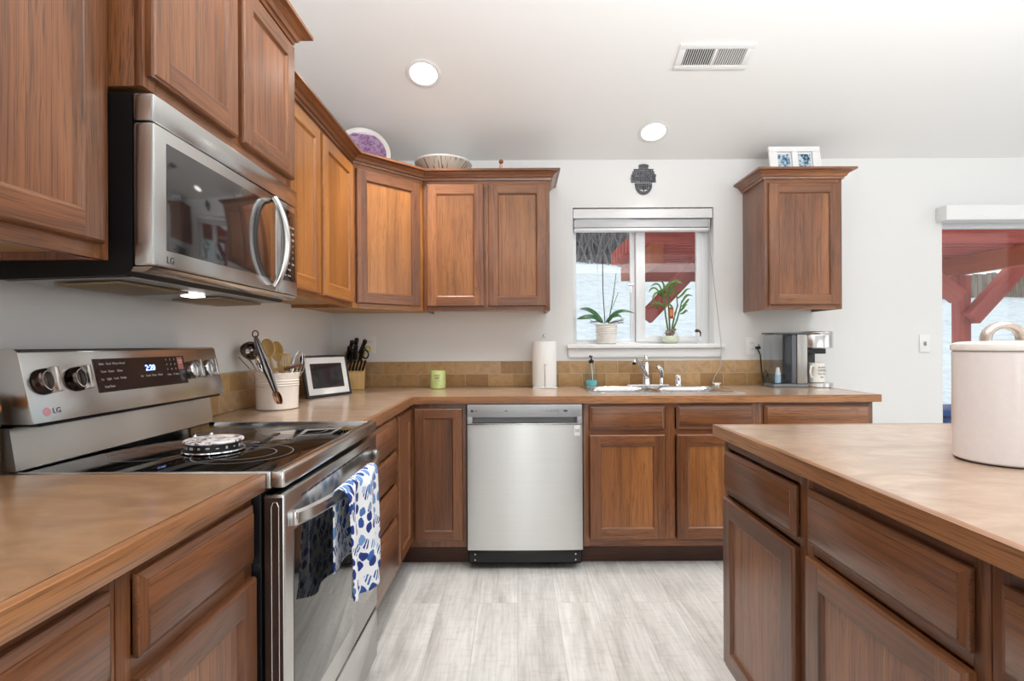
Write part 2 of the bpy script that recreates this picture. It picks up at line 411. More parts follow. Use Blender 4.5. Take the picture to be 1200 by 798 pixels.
# kitchen window
WF = 3.575
win = bpy.data.objects.new('window_1', None); COL.objects.link(win); struct(win); win.location = (WX0, WF, WZ0)
R_ = (WX0, WF, WZ0)
b = MB(); fw = .032
b.box(WX0, WX0 + fw, WF, T, WZ0, WZ1, .003); b.box(WX1 - .05, WX1, WF, T, WZ0, WZ1, .003)
b.box(WX0 + fw, WX1 - .05, WF, T, WZ1 - .055, WZ1, .003); b.box(WX0 + fw, WX1 - .05, WF, T, WZ0, WZ0 + .012, .002)
b.build('window_frame', VINYL, win, rel=R_)
b = MB(); b.box(.775, .805, WF + .018, WF + .045, WZ0 + .012, WZ1 - .055, .003); b.box(WX0 + fw, .775, WF + .018, WF + .045, WZ0 + .012, WZ0 + .03, .002)
b.build('fixed_sash', VINYL, win, rel=R_)
b = MB()
b.box(.806, .868, WF - .012, WF + .016, WZ0 + .013, WZ1 - .056, .004); b.box(1.212, WX1 - .051, WF - .012, WF + .016, WZ0 + .013, WZ1 - .056, .004)
b.box(.868, 1.212, WF - .012, WF + .016, WZ0 + .013, WZ0 + .05, .004); b.box(.868, 1.212, WF - .012, WF + .016, WZ1 - .1, WZ1 - .056, .004)
sash = b.build('sliding_sash', VINYL, win, rel=R_)
b = MB(); b.box(.868, 1.212, WF, WF + .005, WZ0 + .05, WZ1 - .1); b.build('pane', GLASS, win, rel=R_)
b = MB(); b.box(WX0 + fw, .775, WF + .03, WF + .035, WZ0 + .03, WZ1 - .056); b.build('pane', GLASS, win, rel=R_)
b = MB(); b.box(.745, .79, WF - .03, WF - .012, 1.575, 1.59, .004); b.tube([(.77, WF - .02, 1.58), (.77, WF - .03, 1.53)], .006); b.build('latch', CHROME, win, rel=R_)
b = MB(); b.box(WX0 - .045, WX1 + .055, YW - .045, YW - .001, WZ0 - .03, WZ0 - .002, .006)
b.box(WX0 + .001, WX1 - .001, YW - .001, WF - .013, WZ0 - .002, WZ0 - .0005); struct(b.build('trim_3', TRIMW))
b = MB(); b.box(WX0 - .035, WX1 + .045, YW - .018, YW - .001, WZ0 - .088, WZ0 - .031, .004); struct(b.build('trim_4', TRIMW))

# patio door, with its white valance
dr = bpy.data.objects.new('door_1', None); COL.objects.link(dr); struct(dr); dr.location = (DX0, WF, 0); R_ = (DX0, WF, 0)
b = MB()
for x0, x1 in ((DX0, DX0 + .012), (3.7, 3.78), (DX1 - .05, DX1)): b.box(x0, x1, WF, WF + .05, 0, DZ1, .003)
b.box(DX0, DX1, WF, WF + .05, DZ1 - .03, DZ1, .003); b.box(DX0, DX1, WF, WF + .05, 0, .07, .003); b.build('door_frame', VINYL, dr, rel=R_)
b = MB(); b.box(DX0 + .012, DX1 - .05, WF + .02, WF + .026, .07, DZ1 - .03); b.build('pane', GLASS, dr, rel=R_)
t = thing('blind_valance', 'white box valance over the patio door opening', 'blind', (DX0 - .04, YW - .09, 1.968))
b = MB(); b.box(0, 2.2, 0, .014, 0, .094, .003); b.build('front_board', TRIMW, t)
b = MB(); b.box(0, .012, .0145, .089, 0, .094, .002); b.build('side_return', TRIMW, t)

# ---------------------------------------------------------------- cabinets
def door_part(name, x0, x1, z0, z1, parent, mats, y=0, th=.02, rail=.056):
    """framed door: frame proud, flat recessed panel, all in local cabinet axes (front is -y)"""
    b = MB(); f = y - th; yp = y - th + .009; yb = y - .0005
    def ring(ins, yy): return [(x0 + ins, yy, z0 + ins), (x1 - ins, yy, z0 + ins), (x1 - ins, yy, z1 - ins), (x0 + ins, yy, z1 - ins)]
    rs = [ring(0, yb), ring(0, f + .007), ring(.0018, f + .0028), ring(.006, f)]
    for A_, B_ in zip(rs, rs[1:]):
        for k in range(4): b.poly([A_[k], A_[(k + 1) % 4], B_[(k + 1) % 4], B_[k]], 'x' if k % 2 == 0 else 'z')
    e = .006
    b.poly([(x0 + e, f, z0 + e), (x0 + rail, f, z0 + e), (x0 + rail, f, z1 - e), (x0 + e, f, z1 - e)], 'z')
    b.poly([(x1 - rail, f, z0 + e), (x1 - e, f, z0 + e), (x1 - e, f, z1 - e), (x1 - rail, f, z1 - e)], 'z')
    b.poly([(x0 + rail, f, z0 + e), (x1 - rail, f, z0 + e), (x1 - rail, f, z0 + rail), (x0 + rail, f, z0 + rail)], 'x')
    b.poly([(x0 + rail, f, z1 - rail), (x1 - rail, f, z1 - rail), (x1 - rail, f, z1 - e), (x0 + rail, f, z1 - e)], 'x')
    rs = [ring(rail, f), ring(rail + .0025, f + .0012), ring(rail + .007, f + .0065), ring(rail + .009, yp)]
    for A_, B_ in zip(rs, rs[1:]):
        for k in range(4): b.poly([A_[k], A_[(k + 1) % 4], B_[(k + 1) % 4], B_[k]], 'x' if k % 2 == 0 else 'z')
    b.poly(ring(0, yb), 'z')
    d = b.build(name, mats[0], parent)
    b = MB(); b.box(x0 + rail + .002, x1 - rail - .002, yp - .0005, y - .002, z0 + rail + .002, z1 - rail - .002, 0, 'z'); b.build('panel', mats[1], d)
    return d
def drawer_part(name, x0, x1, z0, z1, parent, mat, y=0, th=.02):
    b = MB(); b.box(x0, x1, y - th * .55, y - .0005, z0, z1, .003, 'x')
    i = .013
    b.box(x0 + i, x1 - i, y - th, y - th * .5, z0 + i, z1 - i, .004, 'x')
    # chamfer between
    f, g = y - th * .55, y - th + .003
    o_ = [(x0 + .003, z0 + .003), (x1 - .003, z0 + .003), (x1 - .003, z1 - .003), (x0 + .003, z1 - .003)]; n_ = [(x0 + i, z0 + i), (x1 - i, z0 + i), (x1 - i, z1 - i), (x0 + i, z1 - i)]
    for k in range(4):
        a, c = o_[k], o_[(k + 1) % 4]; d, e = n_[(k + 1) % 4], n_[k]
        b.poly([(a[0], f, a[1]), (c[0], f, c[1]), (d[0], g, d[1]), (e[0], g, e[1])], 'x' if k % 2 == 0 else 'z')
    return b.build(name, mat, parent)
CROWN = [(0, 0), (.010, 0), (.012, .012), (.020, .014), (.026, .026), (.044, .040), (.050, .042), (.060, .044), (.060, .056), (0, .056)]
def sweep(path, prof, miter0=None, miter1=None):
    """profile (out, up) swept along a 2-D path in local axes; outward = right-hand side rotated so that -y is out for +x travel"""
    b = MB(); n = len(path); rings = []
    for i, p in enumerate(path):
        p = Vector(p[:2]); 
        d0 = (p - Vector(path[i - 1][:2])).normalized() if i > 0 else None
        d1 = (Vector(path[i + 1][:2]) - p).normalized() if i < n - 1 else None
        n0 = Vector((d0.y, -d0.x)) if d0 else None; n1 = Vector((d1.y, -d1.x)) if d1 else None
        if n0 is not None and n1 is not None: m = (n0 + n1); m = m / m.dot(n0)
        elif n1 is not None: m = n1 + (Vector((-n1.y, n1.x)) * (miter0 or 0))
        else: m = n0 + (Vector((-n0.y, n0.x)) * (miter1 or 0))
        rings.append([(p.x + m.x * o, p.y + m.y * o, path[i][2] + u) for o, u in prof])
    for A, B in zip(rings, rings[1:]):
        g = 'x' if abs(B[0][0] - A[0][0]) >= abs(B[0][1] - A[0][1]) else 'y'
        for k in range(len(prof)):
            j = (k + 1) % len(prof); b.poly([A[k], A[j], B[j], B[k]], g)
    b.poly(rings[0]); b.poly(rings[-1])
    return b
FFT = .019
def upper(label, loc, rz, w, d, h, doors, mats=(OAK, OAK), crown=None, group='wall cabinets', end_l=True, rail=.04, split=None):
    """wall cabinet: local x along the face, front of face frame at y=0, base at z=0"""
    t = thing('wall_cabinet', label, 'cabinet', loc, rz)
    b = MB()
    b.box(0, .016, FFT, d, 0, h, .001, 'z'); b.box(w - .016, w, FFT, d, 0, h, .001, 'z'); b.box(.016, w - .016, FFT, d, h - .016, h, 0, 'x'); b.box(.016, w - .016, d - .006, d, .02, h - .016, 0, 'z')
    b.build('body', mats[0], t)
    b = MB(); b.box(.0165, w - .0165, FFT + .001, d - .0065, .018, .03, 0, 'x'); b.build('bottom_panel', PLYW, t)
    b = MB(); b.box(0, rail, 0, FFT - .0003, 0, h, .0015, 'z'); b.box(w - rail, w, 0, FFT - .0003, 0, h, .0015, 'z')
    for z0, z1 in ((0, rail), (h - rail, h)): b.box(rail, w - rail, 0.0003, FFT - .0003, z0, z1, 0, 'x')
    if split: b.box(split - .02, split + .02, 0.0002, FFT - .0003, rail, h - rail, 0, 'z')
    b.build('face_frame', mats[0], t)
    for (x0, x1, z0, z1) in doors: door_part('door', x0, x1, z0, z1, t, (mats[0], mats[1]))
    if crown: sweep(crown[0], CROWN, *crown[1:3]).build('crown_molding', OAK if len(crown) < 4 else crown[3], t)
    return t
UB, UT = 1.388, 2.165; UH = UT - UB
R90 = PI / 2
# left wall, seen from the front left to right = +Y
upper('oak wall cabinet at far left, hung beside the black side of the microwave', (-.878, .38, UB - .014), R90, .765, -XW - .8785, UH + .1,
      [(.03, .735, .03, UH + .07)], crown=([(0, 0, UH + .1), (.765, 0, UH + .1)],))
upper('two-door oak cabinet hung directly above the microwave', (-.804, 1.147, 1.752), R90, .756, -XW - .8045, .518,
      [(.008, .362, .026, .50), (.392, .748, .026, .50)], split=.378, crown=([(0, 0, .518), (.756, 0, .518), (.756, -XW - .81, .518)],), mats=(OAK, OAK))
upper('two-door oak wall cabinet, gold tone partly painted warm light, between the microwave and the corner cabinet', (-.878, 1.905, UB), R90, .938, -XW - .8785, UH,
      [(.03, .437, .026, UH - .024), (.481, .908, .026, UH - .024)], mats=(OAK_WARM, OAK_WARM), split=.459, crown=([(0, 0, UH), (.938, 0, UH)], 0, -math.tan(PI / 8), OAK))
# diagonal corner cabinet
YU = YW - .305
ca = Vector((-.878, 2.845)); cb_ = Vector((-.553, YU)); dw = (cb_ - ca).length; dang = math.atan2(cb_.y - ca.y, cb_.x - ca.x)
t = thing('corner_wall_cabinet', 'oak corner wall cabinet set diagonally below the purple plate', 'cabinet', (ca.x, ca.y, UB), dang)
Mi = Matrix.Rotation(-dang, 4, 'Z') @ Matrix.Translation((-ca.x, -ca.y, 0))
foot = [(Mi @ Vector((x, y, 0)))[:2] for x, y in ((ca.x, ca.y), (cb_.x, cb_.y), (cb_.x, YW - .001), (XW + .001, YW - .001), (XW + .001, ca.y))]
foot[0] = (foot[0][0] + .001, FFT); foot[1] = (foot[1][0] - .001, FFT)
b = MB(); b.prism(foot, .018, UH, 'z', 'z'); b.build('body', [OAK], t)
b = MB(); b.prism([(x * .99, y) for x, y in foot], .008, .0175, 'z', 'x'); b.build('bottom_panel', PLYW, t)
b = MB(); b.box(0, .04, 0, FFT - .0005, 0, UH, .0015, 'z'); b.box(dw - .04, dw, 0, FFT - .0005, 0, UH, .0015, 'z')
b.box(.04, dw - .04, .0003, FFT - .0005, 0, .04, 0, 'x'); b.box(.04, dw - .04, .0003, FFT - .0005, UH - .04, UH, 0, 'x'); b.build('face_frame', OAK_WARM, t)
door_part('door', .02, dw - .03, .026, UH - .024, t, (OAK, OAK_WARM))
sweep([(0, 0, UH), (dw, 0, UH)], CROWN, math.tan(dang and (PI / 2 - dang) / 2), -math.tan(dang / 2)).build('crown_molding', OAK, t)
upper('two-door oak wall cabinet on the back wall with the striped bowl on top', (-.552, YU, UB), 0, .755, .3045, UH,
      [(.022, .362, .026, UH - .024), (.388, .735, .026, UH - .024)], mats=(OAK, OAKM), split=.375, crown=([(0, 0, UH), (.755, 0, UH), (.755, .3, UH)], math.tan(dang / 2), 0))
upper('single-door oak wall cabinet right of the kitchen window', (1.486, YU, UB), 0, .462, .3045, UH,
      [(.02, .442, .026, UH - .024)], crown=([(0, .3, UH), (0, 0, UH), (.462, 0, UH), (.462, .3, UH)],))

def base(label, loc, rz, w, d, fronts, mats=(OAK, OAK), toe=True, z0=.115, rail=.03, name='base_cabinet', stiles=(), hollow=False):
    """floor cabinet: local x along the face, face frame front at y=0"""
    t = thing(name, label, 'cabinet', loc, rz); top = CT - .0385
    b = MB()
    if hollow:
        b.box(0, .018, FFT, d, z0, top, .001, 'z'); b.box(w - .018, w, FFT, d, z0, top, .001, 'z'); b.box(.018, w - .018, FFT, d, z0, z0 + .018, 0, 'x'); b.box(.018, w - .018, d - .012, d, z0 + .018, top, 0, 'z')
    else: b.box(0, w, FFT, d, z0, top, .001, 'z')
    b.build('body', mats[0], t)
    b = MB(); b.box(0, rail, 0, FFT - .0003, z0, top, .001, 'z'); b.box(w - rail, w, 0, FFT - .0003, z0, top, .001, 'z')
    for k in ((z0, z0 + .045), (top - .03, top), (.695, .735)): b.box(rail, w - rail, .0003, FFT - .0003, k[0], k[1], 0, 'x')
    for sx in stiles: b.box(sx - .025, sx + .025, .0002, FFT - .0003, z0 + .045, top - .03, 0, 'z')
    b.build('face_frame', mats[0], t)
    for kind, x0, x1, a, c in fronts:
        if kind == 'door': door_part('door', x0, x1, a, c, t, mats)
        elif kind == 'false': drawer_part('false_front', x0, x1, a, c, t, mats[0])
        else: drawer_part('drawer_front', x0, x1, a, c, t, mats[0])
    if toe:
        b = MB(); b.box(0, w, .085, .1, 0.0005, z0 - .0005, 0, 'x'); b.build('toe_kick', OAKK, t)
    return t
FX = -.570                                        # face of the left run
DPL = FX - XW - .001
DZ, DTOP = .728, .854
base('oak base cabinet at far left, partly out of the frame, under the near left worktop', (FX, -.1, 0), R90, .85, DPL,
     [('drawer', .05, .43, DZ, DTOP), ('drawer', .46, .832, DZ, DTOP), ('door', .05, .43, .145, .70), ('door', .46, .832, .145, .70)], mats=(OAKD, OAK))
base('oak base cabinet with one drawer beside the black side of the stove', (FX, .752, 0), R90, .386, DPL,
     [('drawer', .03, .373, DZ, DTOP), ('door', .03, .373, .145, .70)], mats=(OAKD, OAK))
base('oak bank of four drawers between stove and corner', (FX, 1.915, 0), R90, .555, DPL,
     [('drawer', .03, .545, .712, .852), ('drawer', .03, .545, .56, .699), ('drawer', .03, .545, .405, .546), ('drawer', .03, .545, .15, .391)])
# corner cabinet: L-shaped, one door on each leg
YF = 2.815
t = thing('corner_base_cabinet', 'oak corner base cabinet whose two narrow doors meet at a right angle', 'cabinet', (FX, YF, 0))
b = MB(); top = CT - .0385
b.prism([(-FX + XW + .001, 2.471 - YF), (-FFT, 2.471 - YF), (-FFT, FFT), (.303, FFT), (.303, YW - YF - .001), (XW - FX + .001, YW - YF - .001)], .115, top, 'z'); b.build('body', OAKD, t)
b = MB(); b.box(-FFT + .0003, 0, 2.471 - YF, .0003, .115, top, .001, 'z'); b.box(0.0005, .303, 0, FFT - .0003, .115, top, .001, 'z'); b.build('face_frame', OAKD, t)
door_part('door', .028, .285, .15, .852, t, (OAKD, OAKD), rail=.05)
d2 = door_part('door', .01, .305, .15, .852, t, (OAK, OAK), rail=.05)
d2.rotation_euler[2] = R90; d2.location = (0, -.33, 0)
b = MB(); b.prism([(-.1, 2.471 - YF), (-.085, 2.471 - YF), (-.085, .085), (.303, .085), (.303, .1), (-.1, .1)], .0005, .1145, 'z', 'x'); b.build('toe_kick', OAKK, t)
# back run right of the dishwasher
base('oak sink base cabinet with two doors right of the dishwasher', (.352, YF, 0), 0, .925, YW - YF - .001,
     [('false', .032, .43, .734, .862), ('false', .492, .90, .734, .862), ('door', .032, .43, .155, .708), ('door', .492, .90, .155, .708)], stiles=(.461,), mats=(OAK, OAKM), hollow=True)
base('oak base cabinet at the right end of the sink worktop', (1.278, YF, 0), 0, .61, YW - YF - .001,
     [('drawer', .03, .588, .734, .862), ('door', .03, .588, .155, .708)])
# island
IX = .693
isl = [('narrow-drawer oak island cabinet nearest the back wall', 1.27, .502, [('drawer', .03, .472, .712, .84), ('door', .03, .472, .145, .687)]),
       ('wide-drawer oak island cabinet in the middle of the island front', .776, .493, [('drawer', .022, .468, .718, .848), ('door', .022, .468, .145, .69)]),
       ('oak island cabinet at the right frame edge, mostly out of the picture', -.2, .975, [('drawer', .026, .45, .718, .848), ('door', .026, .45, .145, .69), ('drawer', .51, .94, .718, .848), ('door', .51, .94, .145, .69)])]
for lab, y0, w, fr in isl:
    base(lab, (IX, y0 + w, 0), -R90, w - .001, .60, fr, mats=(OAKD, OAK))
t = thing('island_back_panel', 'oak panelled far side of the island behind the drawers', 'panel', (IX + .602, -.2, 0))
b = MB(); b.box(0, .58, 0, 1.972, .0, CT - .04, .002, 'z'); b.build('panel', OAKD, t)

# ---------------------------------------------------------------- worktops
def slab_edge(b, *box, g='x'): b.box(*box, bev=.005, grain=g)
t = thing('worktop', 'near left laminate worktop, brown reflection painted in, with a thick oak edge', 'worktop', (XW, -.1, CT))
R_ = t.location
b = MB(); b.box(XW + .001, -.560, -.1, 1.141, CT - .038, CT, 0); b.build('laminate_top', LAM_SHADED, t, rel=R_)
b = MB(); b.box(-.5595, -.540, -.1, 1.141, CT - .038, CT, .003, 'y'); b.build('wood_edge', OAKT, t, rel=R_)
YC = 2.785
t = thing('worktop', 'L-shaped tan laminate worktop running from the stove round to the sink', 'worktop', (XW, 1.909, CT)); R_ = t.location
SX0, SX1, SY0, SY1 = .405, 1.243, 2.885, 3.405
b = MB(); e = .0195
b.box(XW + .001, -.56, 1.909, YW - .001, CT - .038, CT)
for x0, x1, y0, y1 in ((-.56, SX0 + .03, YC + e, YW - .001), (SX1 - .03, 1.896, YC + e, YW - .001), (SX0 + .03, SX1 - .03, YC + e, SY0 + .03), (SX0 + .03, SX1 - .03, SY1 - .08, YW - .001)):
    b.box(x0, x1, y0, y1, CT - .038, CT)
b.build('laminate_top', LAM, t, rel=R_)
b = MB()
b.prism([(-.5595, 1.909), (-.54, 1.909), (-.54, YC), (-.5595, YC + e)], CT - .038, CT + .0002, 'z', 'y')
b.prism([(-.54, YC), (1.916, YC), (1.896, YC + e - .0005), (-.5595, YC + e - .0005)], CT - .038, CT + .0002, 'z', 'x')
b.prism([(1.916, YC), (1.916, YW - .001), (1.8965, YW - .001), (1.8965, YC + e)], CT - .038, CT + .0002, 'z', 'y')
b.build('wood_edge', OAKT, t, rel=R_)
t = thing('island_worktop', 'pinkish tan island worktop with oak edge under the white canister', 'worktop', (.6635, -.25, CT)); R_ = t.location
b = MB(); b.box(.683, 2.0, -.25, 1.779, CT - .036, CT); b.build('laminate_top', LAM, t, rel=R_)
b = MB(); b.prism([(.6635, -.25), (.6635, 1.798), (.6825, 1.7795), (.6825, -.25)], CT - .036, CT + .0002, 'z', 'y')
b.prism([(.6635, 1.798), (2.0, 1.798), (2.0, 1.7795), (.6825, 1.7795)], CT - .036, CT + .0002, 'z', 'x'); b.build('wood_edge', OAKT, t, rel=R_)

# ---------------------------------------------------------------- dishwasher
t = thing('dishwasher', 'stainless steel dishwasher with pocket handle under the back worktop', 'dishwasher', (-.262, 2.772, 0))
w = .608
b = MB(); b.box(.012, w - .012, .035, .66, .03, .868, .002); b.build('tub', BLK, t)
b = MB(); b.box(.003, w - .003, 0, .034, .806, .872, .004); b.box(.003, .03, .0, .034, .775, .81, .002); b.box(w - .03, w - .003, 0, .034, .775, .81, .002); b.build('control_strip', LGREY, t)
b = MB(); b.box(.03, w - .03, .026, .034, .776, .806, 0); b.build('pocket_handle', GREY, t)
b = MB()
def dwf(u, v):
    x = .003 + u * (w - .006); bow = -.012 * math.sin(PI * u) ** .6
    return (x, bow * .5 + .004, .112 + v * .662)
b.grid(dwf, 40, 1); b.box(.003, w - .003, .0045, .034, .112, .774, .001); 
b.build('door_panel', STEEL, t, angle=60)
b = MB(); b.box(.003, w - .003, -.006, .01, .767, .776, .002); b.build('door_lip', STEELT, t)
b = MB(); b.box(.006, w - .006, .02, .034, .035, .109, .012); b.build('kick_plate', BLK, t)
b = MB()
for x in (.04, w - .04):
    for z in (.055, .085): b.lathe([(0, 0), (.004, 0), (.004, .002), (0, .002)], 10, M=Matrix.Translation((x, .019, z)) @ Matrix.Rotation(PI / 2, 4, 'X'))
b.build('screw', STEELT, t)
b = MB(); b.lathe([(0, 0), (.007, 0), (.007, .001), (0, .001)], 20, M=Matrix.Translation((.029, -.0002, .84)) @ Matrix.Rotation(PI / 2, 4, 'X')); b.build('round_emblem', GLYPHD, t)
text('maker_lettering', 'LG', .014, GLYPHD, t, FR(.047, -.0006, .84))
text('control_lettering', '\u2022  \u2022 \u2022  \u2022 \u2022 \u2022', .016, GLYPHD, t, FR(.45, -.0006, .84))
b = MB(); b.box(.2, .214, -.001, 0, .838, .842); b.box(.508, .528, -.001, 0, .836, .844, .001); b.build('indicator', GLYPHD, t)
b = MB(); b.box(.562, .592, -.004, -.002, .71, .765, .0008); lb = b.build('sticker', PLAS, t)
text('sticker_number', '10', .024, GLYPHD, lb, FR(.577, -.0045, .735))

# ---------------------------------------------------------------- stove
t = thing('stove', 'freestanding stainless electric range with black glass top', 'stove', (-.503, 1.147, 0), R90)
w = .756; D0 = -XW - .503 - .008           # depth to the wall
b = MB(); b.box(0, w, .05, D0, .03, .876, .003); b.build('body', BLKM, t)
b = MB(); b.box(.0085, w - .0085, .03, D0 - .10, .878, .915, .003); b.build('glass_top', BLKG, t)
cz = .9155
b = MB()
b.box(0, w, 0.0, .03, .880, .918, .006); b.box(0, .008, .03, D0 - .09, .880, .9165, .002); b.box(w - .008, w, .03, D0 - .09, .880, .9165, .002); b.build('steel_rim', STEELT, t)
for cx_, cy_, rr in ((.2, .19, .115), (.2, .19, .075), (.2, .43, .085), (.56, .19, .115), (.56, .19, .08), (.56, .43, .085), (.38, .36, .06)):
    b = MB(); b.lathe([(rr, cz), (rr + .0022, cz), (rr + .0022, cz + .0003), (rr, cz + .0003), (rr, cz)], 56, (cx_, cy_, 0)); b.build('burner_ring', GREY, t)
# backguard: lower riser and tilted control panel (side outline in depth/height)
yl = lambda X: -.503 - X                   # world X -> local depth
b = MB(); b.prism([(yl(-1.085), .9185), (yl(-1.1), 1.012), (D0, 1.012), (D0, .9185)], .003, w - .003, 'x', 'x'); b.build('riser', STEELY, t)
b = MB(); b.prism([(yl(-1.098), 1.0125), (yl(-1.05), 1.0125), (yl(-1.055), 1.02), (D0, 1.02), (D0, 1.0125)], .02, w - .02, 'x'); b.build('vent_gap', BLK, t)
p0, p1 = (yl(-1.0456), 1.02), (yl(-1.0806), 1.178)
b = MB(); b.prism([p0, p1, (p1[0] + .008, 1.184), (yl(-1.125), 1.184), (yl(-1.125), 1.0205), (p0[0] + .006, 1.0205)], .002, w - .002, 'x', 'x', bev=.002); panel = b.build('control_panel', STEELY, t)
b = MB(); b.box(0, .006, yl(-1.125) + .001, D0, 1.0205, 1.178, .002); b.box(w - .006, w, yl(-1.125) + .001, D0, 1.0205, 1.178, .002); b.box(.006, w - .006, yl(-1.125) + .001, D0, 1.0205, 1.178); b.build('panel_housing', BLKM, t)
tilt = math.atan2(p1[0] - p0[0], p1[1] - p0[1])
def PM(x, s, out=0):   # point on tilted panel: x along, s distance up from its lower edge; axes: X along, Y up the panel, Z outwards
    n = Vector((0, -math.cos(tilt), math.sin(tilt))); up = Vector((0, math.sin(tilt), math.cos(tilt)))
    o = Vector((x, p0[0], p0[1])) + up * s + n * out
    return Matrix(((1, 0, 0, o.x), (0, up.y, n.y, o.y), (0, up.z, n.z, o.z), (0, 0, 0, 1)))
b = MB(); b.box(.198, .562, .052, .140, .0003, .002, 0, M=PM(0, 0)); disp = b.build('display_panel', simple('brown_black_glass', srgb(48, 38, 36), .12), t)
text('display_digits', '2:20', .024, BLUELED, disp, PM(.40, .108, .0024))
for rowz, items in ((.126, ((.222, 'Bake'), (.246, 'Broil'), (.27, 'Warm'), (.294, 'Proof'))), (.106, ((.224, 'Conv'), (.25, 'Roast'), (.28, 'Clean'))), (.086, ((.216, 'Lo'), (.238, 'Light'), (.262, 'Lock'), (.288, 'Probe'), (.36, 'Set'), (.385, 'Cook'), (.41, 'Timer'), (.436, 'Clock'))), (.066, ((.235, 'EasyClean'),)),
                    (.130, ((.475, '1'), (.494, '2'), (.513, '3'))), (.115, ((.475, '4'), (.494, '5'), (.513, '6'))), (.10, ((.475, '7'), (.494, '8'), (.513, '9'))), (.084, ((.478, 'Clear'), (.51, '0  Start')))):
    for x, s_ in items: text('button_lettering', s_, .0085, GLYPH, disp, PM(x, rowz, .0024))
b = MB(); b.box(.527, .552, .098, .136, .002, .0028, 0, M=PM(0, 0)); st = b.build('warning_label', simple('pink_label', srgb(196, 120, 110), .5), disp)
text('label_lettering', 'CLEAN\nOVEN', .007, PLAS, st, PM(.5395, .122, .0032))
b = MB(); b.lathe([(0, 0), (.0095, 0), (.0095, .001), (0, .001)], 24, M=PM(.04, .024, .0003)); b.build('round_emblem', simple('rose_emblem', srgb(196, 140, 150), .4), t)
text('maker_lettering', 'LG', .018, GLYPHD, t, PM(.066, .024, .0006))
for kx in (.046, .136, .592, .676):
    b = MB(); b.lathe([(0, 0), (.027, 0), (.030, .004), (.029, .018), (.0255, .021), (.0235, .0215), (.022, .018), (0, .018)], 40, M=PM(kx, .092, .0003)); k = b.build('knob', simple('dark_steel_knob', srgb(78, 66, 62), .22, 1) if kx < .3 else STEELT, t)
    b = MB(); b.box(-.006, .006, -.029, .029, .018, .040, .0025, M=PM(kx, .092)); b.build('grip', STEELT, k)
    b = MB(); b.lathe([(.0225, .0183), (.0235, .0183), (.0235, .0225), (.0225, .0225), (.0225, .0183)], 40, M=PM(kx, .092)); b.build('ring', CHROME, k)
# oven door
b = MB(); b.box(0, w, .0, .045, .262, .868, .006); door = b.build('oven_door', STEELY, t)
b = MB(); b.box(-.0006, .0004, .004, .043, .27, .86, 0); b.build('door_side', DKMET, door)
b = MB(); b.tube([(-.001, .012, .84), (-.001, .012, .34), (-.001, .016, .33), (-.001, .024, .33), (-.001, .028, .34), (-.001, .028, .84), (-.001, .024, .85), (-.001, .016, .85), (-.001, .012, .84)], .0013, 6, cap=False); b.build('door_side_groove', STEELT, door)
b = MB(); b.box(.045, w - .045, -.0015, .003, .335, .775, .001); b.build('oven_window', OVGL, door)
b = MB()
for k in range(14): b.box(.09 + k * .042, .122 + k * .042, -.001, .003, .838, .843, 0)
b.build('vent_slot', BLK, door)
b = MB(); b.box(0, w, .001, .045, .075, .252, .006); b.build('storage_drawer', STEELY, t)
b = MB(); b.box(.002, w - .002, .012, .049, .252, .262); b.build('drawer_gap', BLK, t)
hb = MB()
def hpt(u):   # bowed flat handle bar
    return Vector((.032 + u * (w - .064), -.012 - .048 * math.sin(PI * u) ** .7, .806))
rows = 28; prev = None
pts = [hpt(i / rows) for i in range(rows + 1)]
V = []
for i, p in enumerate(pts):
    hh = .017 if 2 < i < rows - 2 else .0175
    V.append([hb.bm.verts.new((p.x, p.y + dy, p.z + dz)) for dy, dz in ((0, -hh), (-.005, -hh + .006), (-.005, hh - .006), (0, hh), (.006, hh - .002), (.006, -hh + .002))])
for A, B in zip(V, V[1:]):
    for k in range(6): hb.bm.faces.new((A[k], A[(k + 1) % 6], B[(k + 1) % 6], B[k]))
hb.bm.faces.new(V[0]); hb.bm.faces.new(V[-1][::-1])
hb.box(.024, .05, -.016, .001, .79, .822, .004); hb.box(w - .05, w - .024, -.016, .001, .79, .822, .004)
hb.build('handle', STEELT, door)

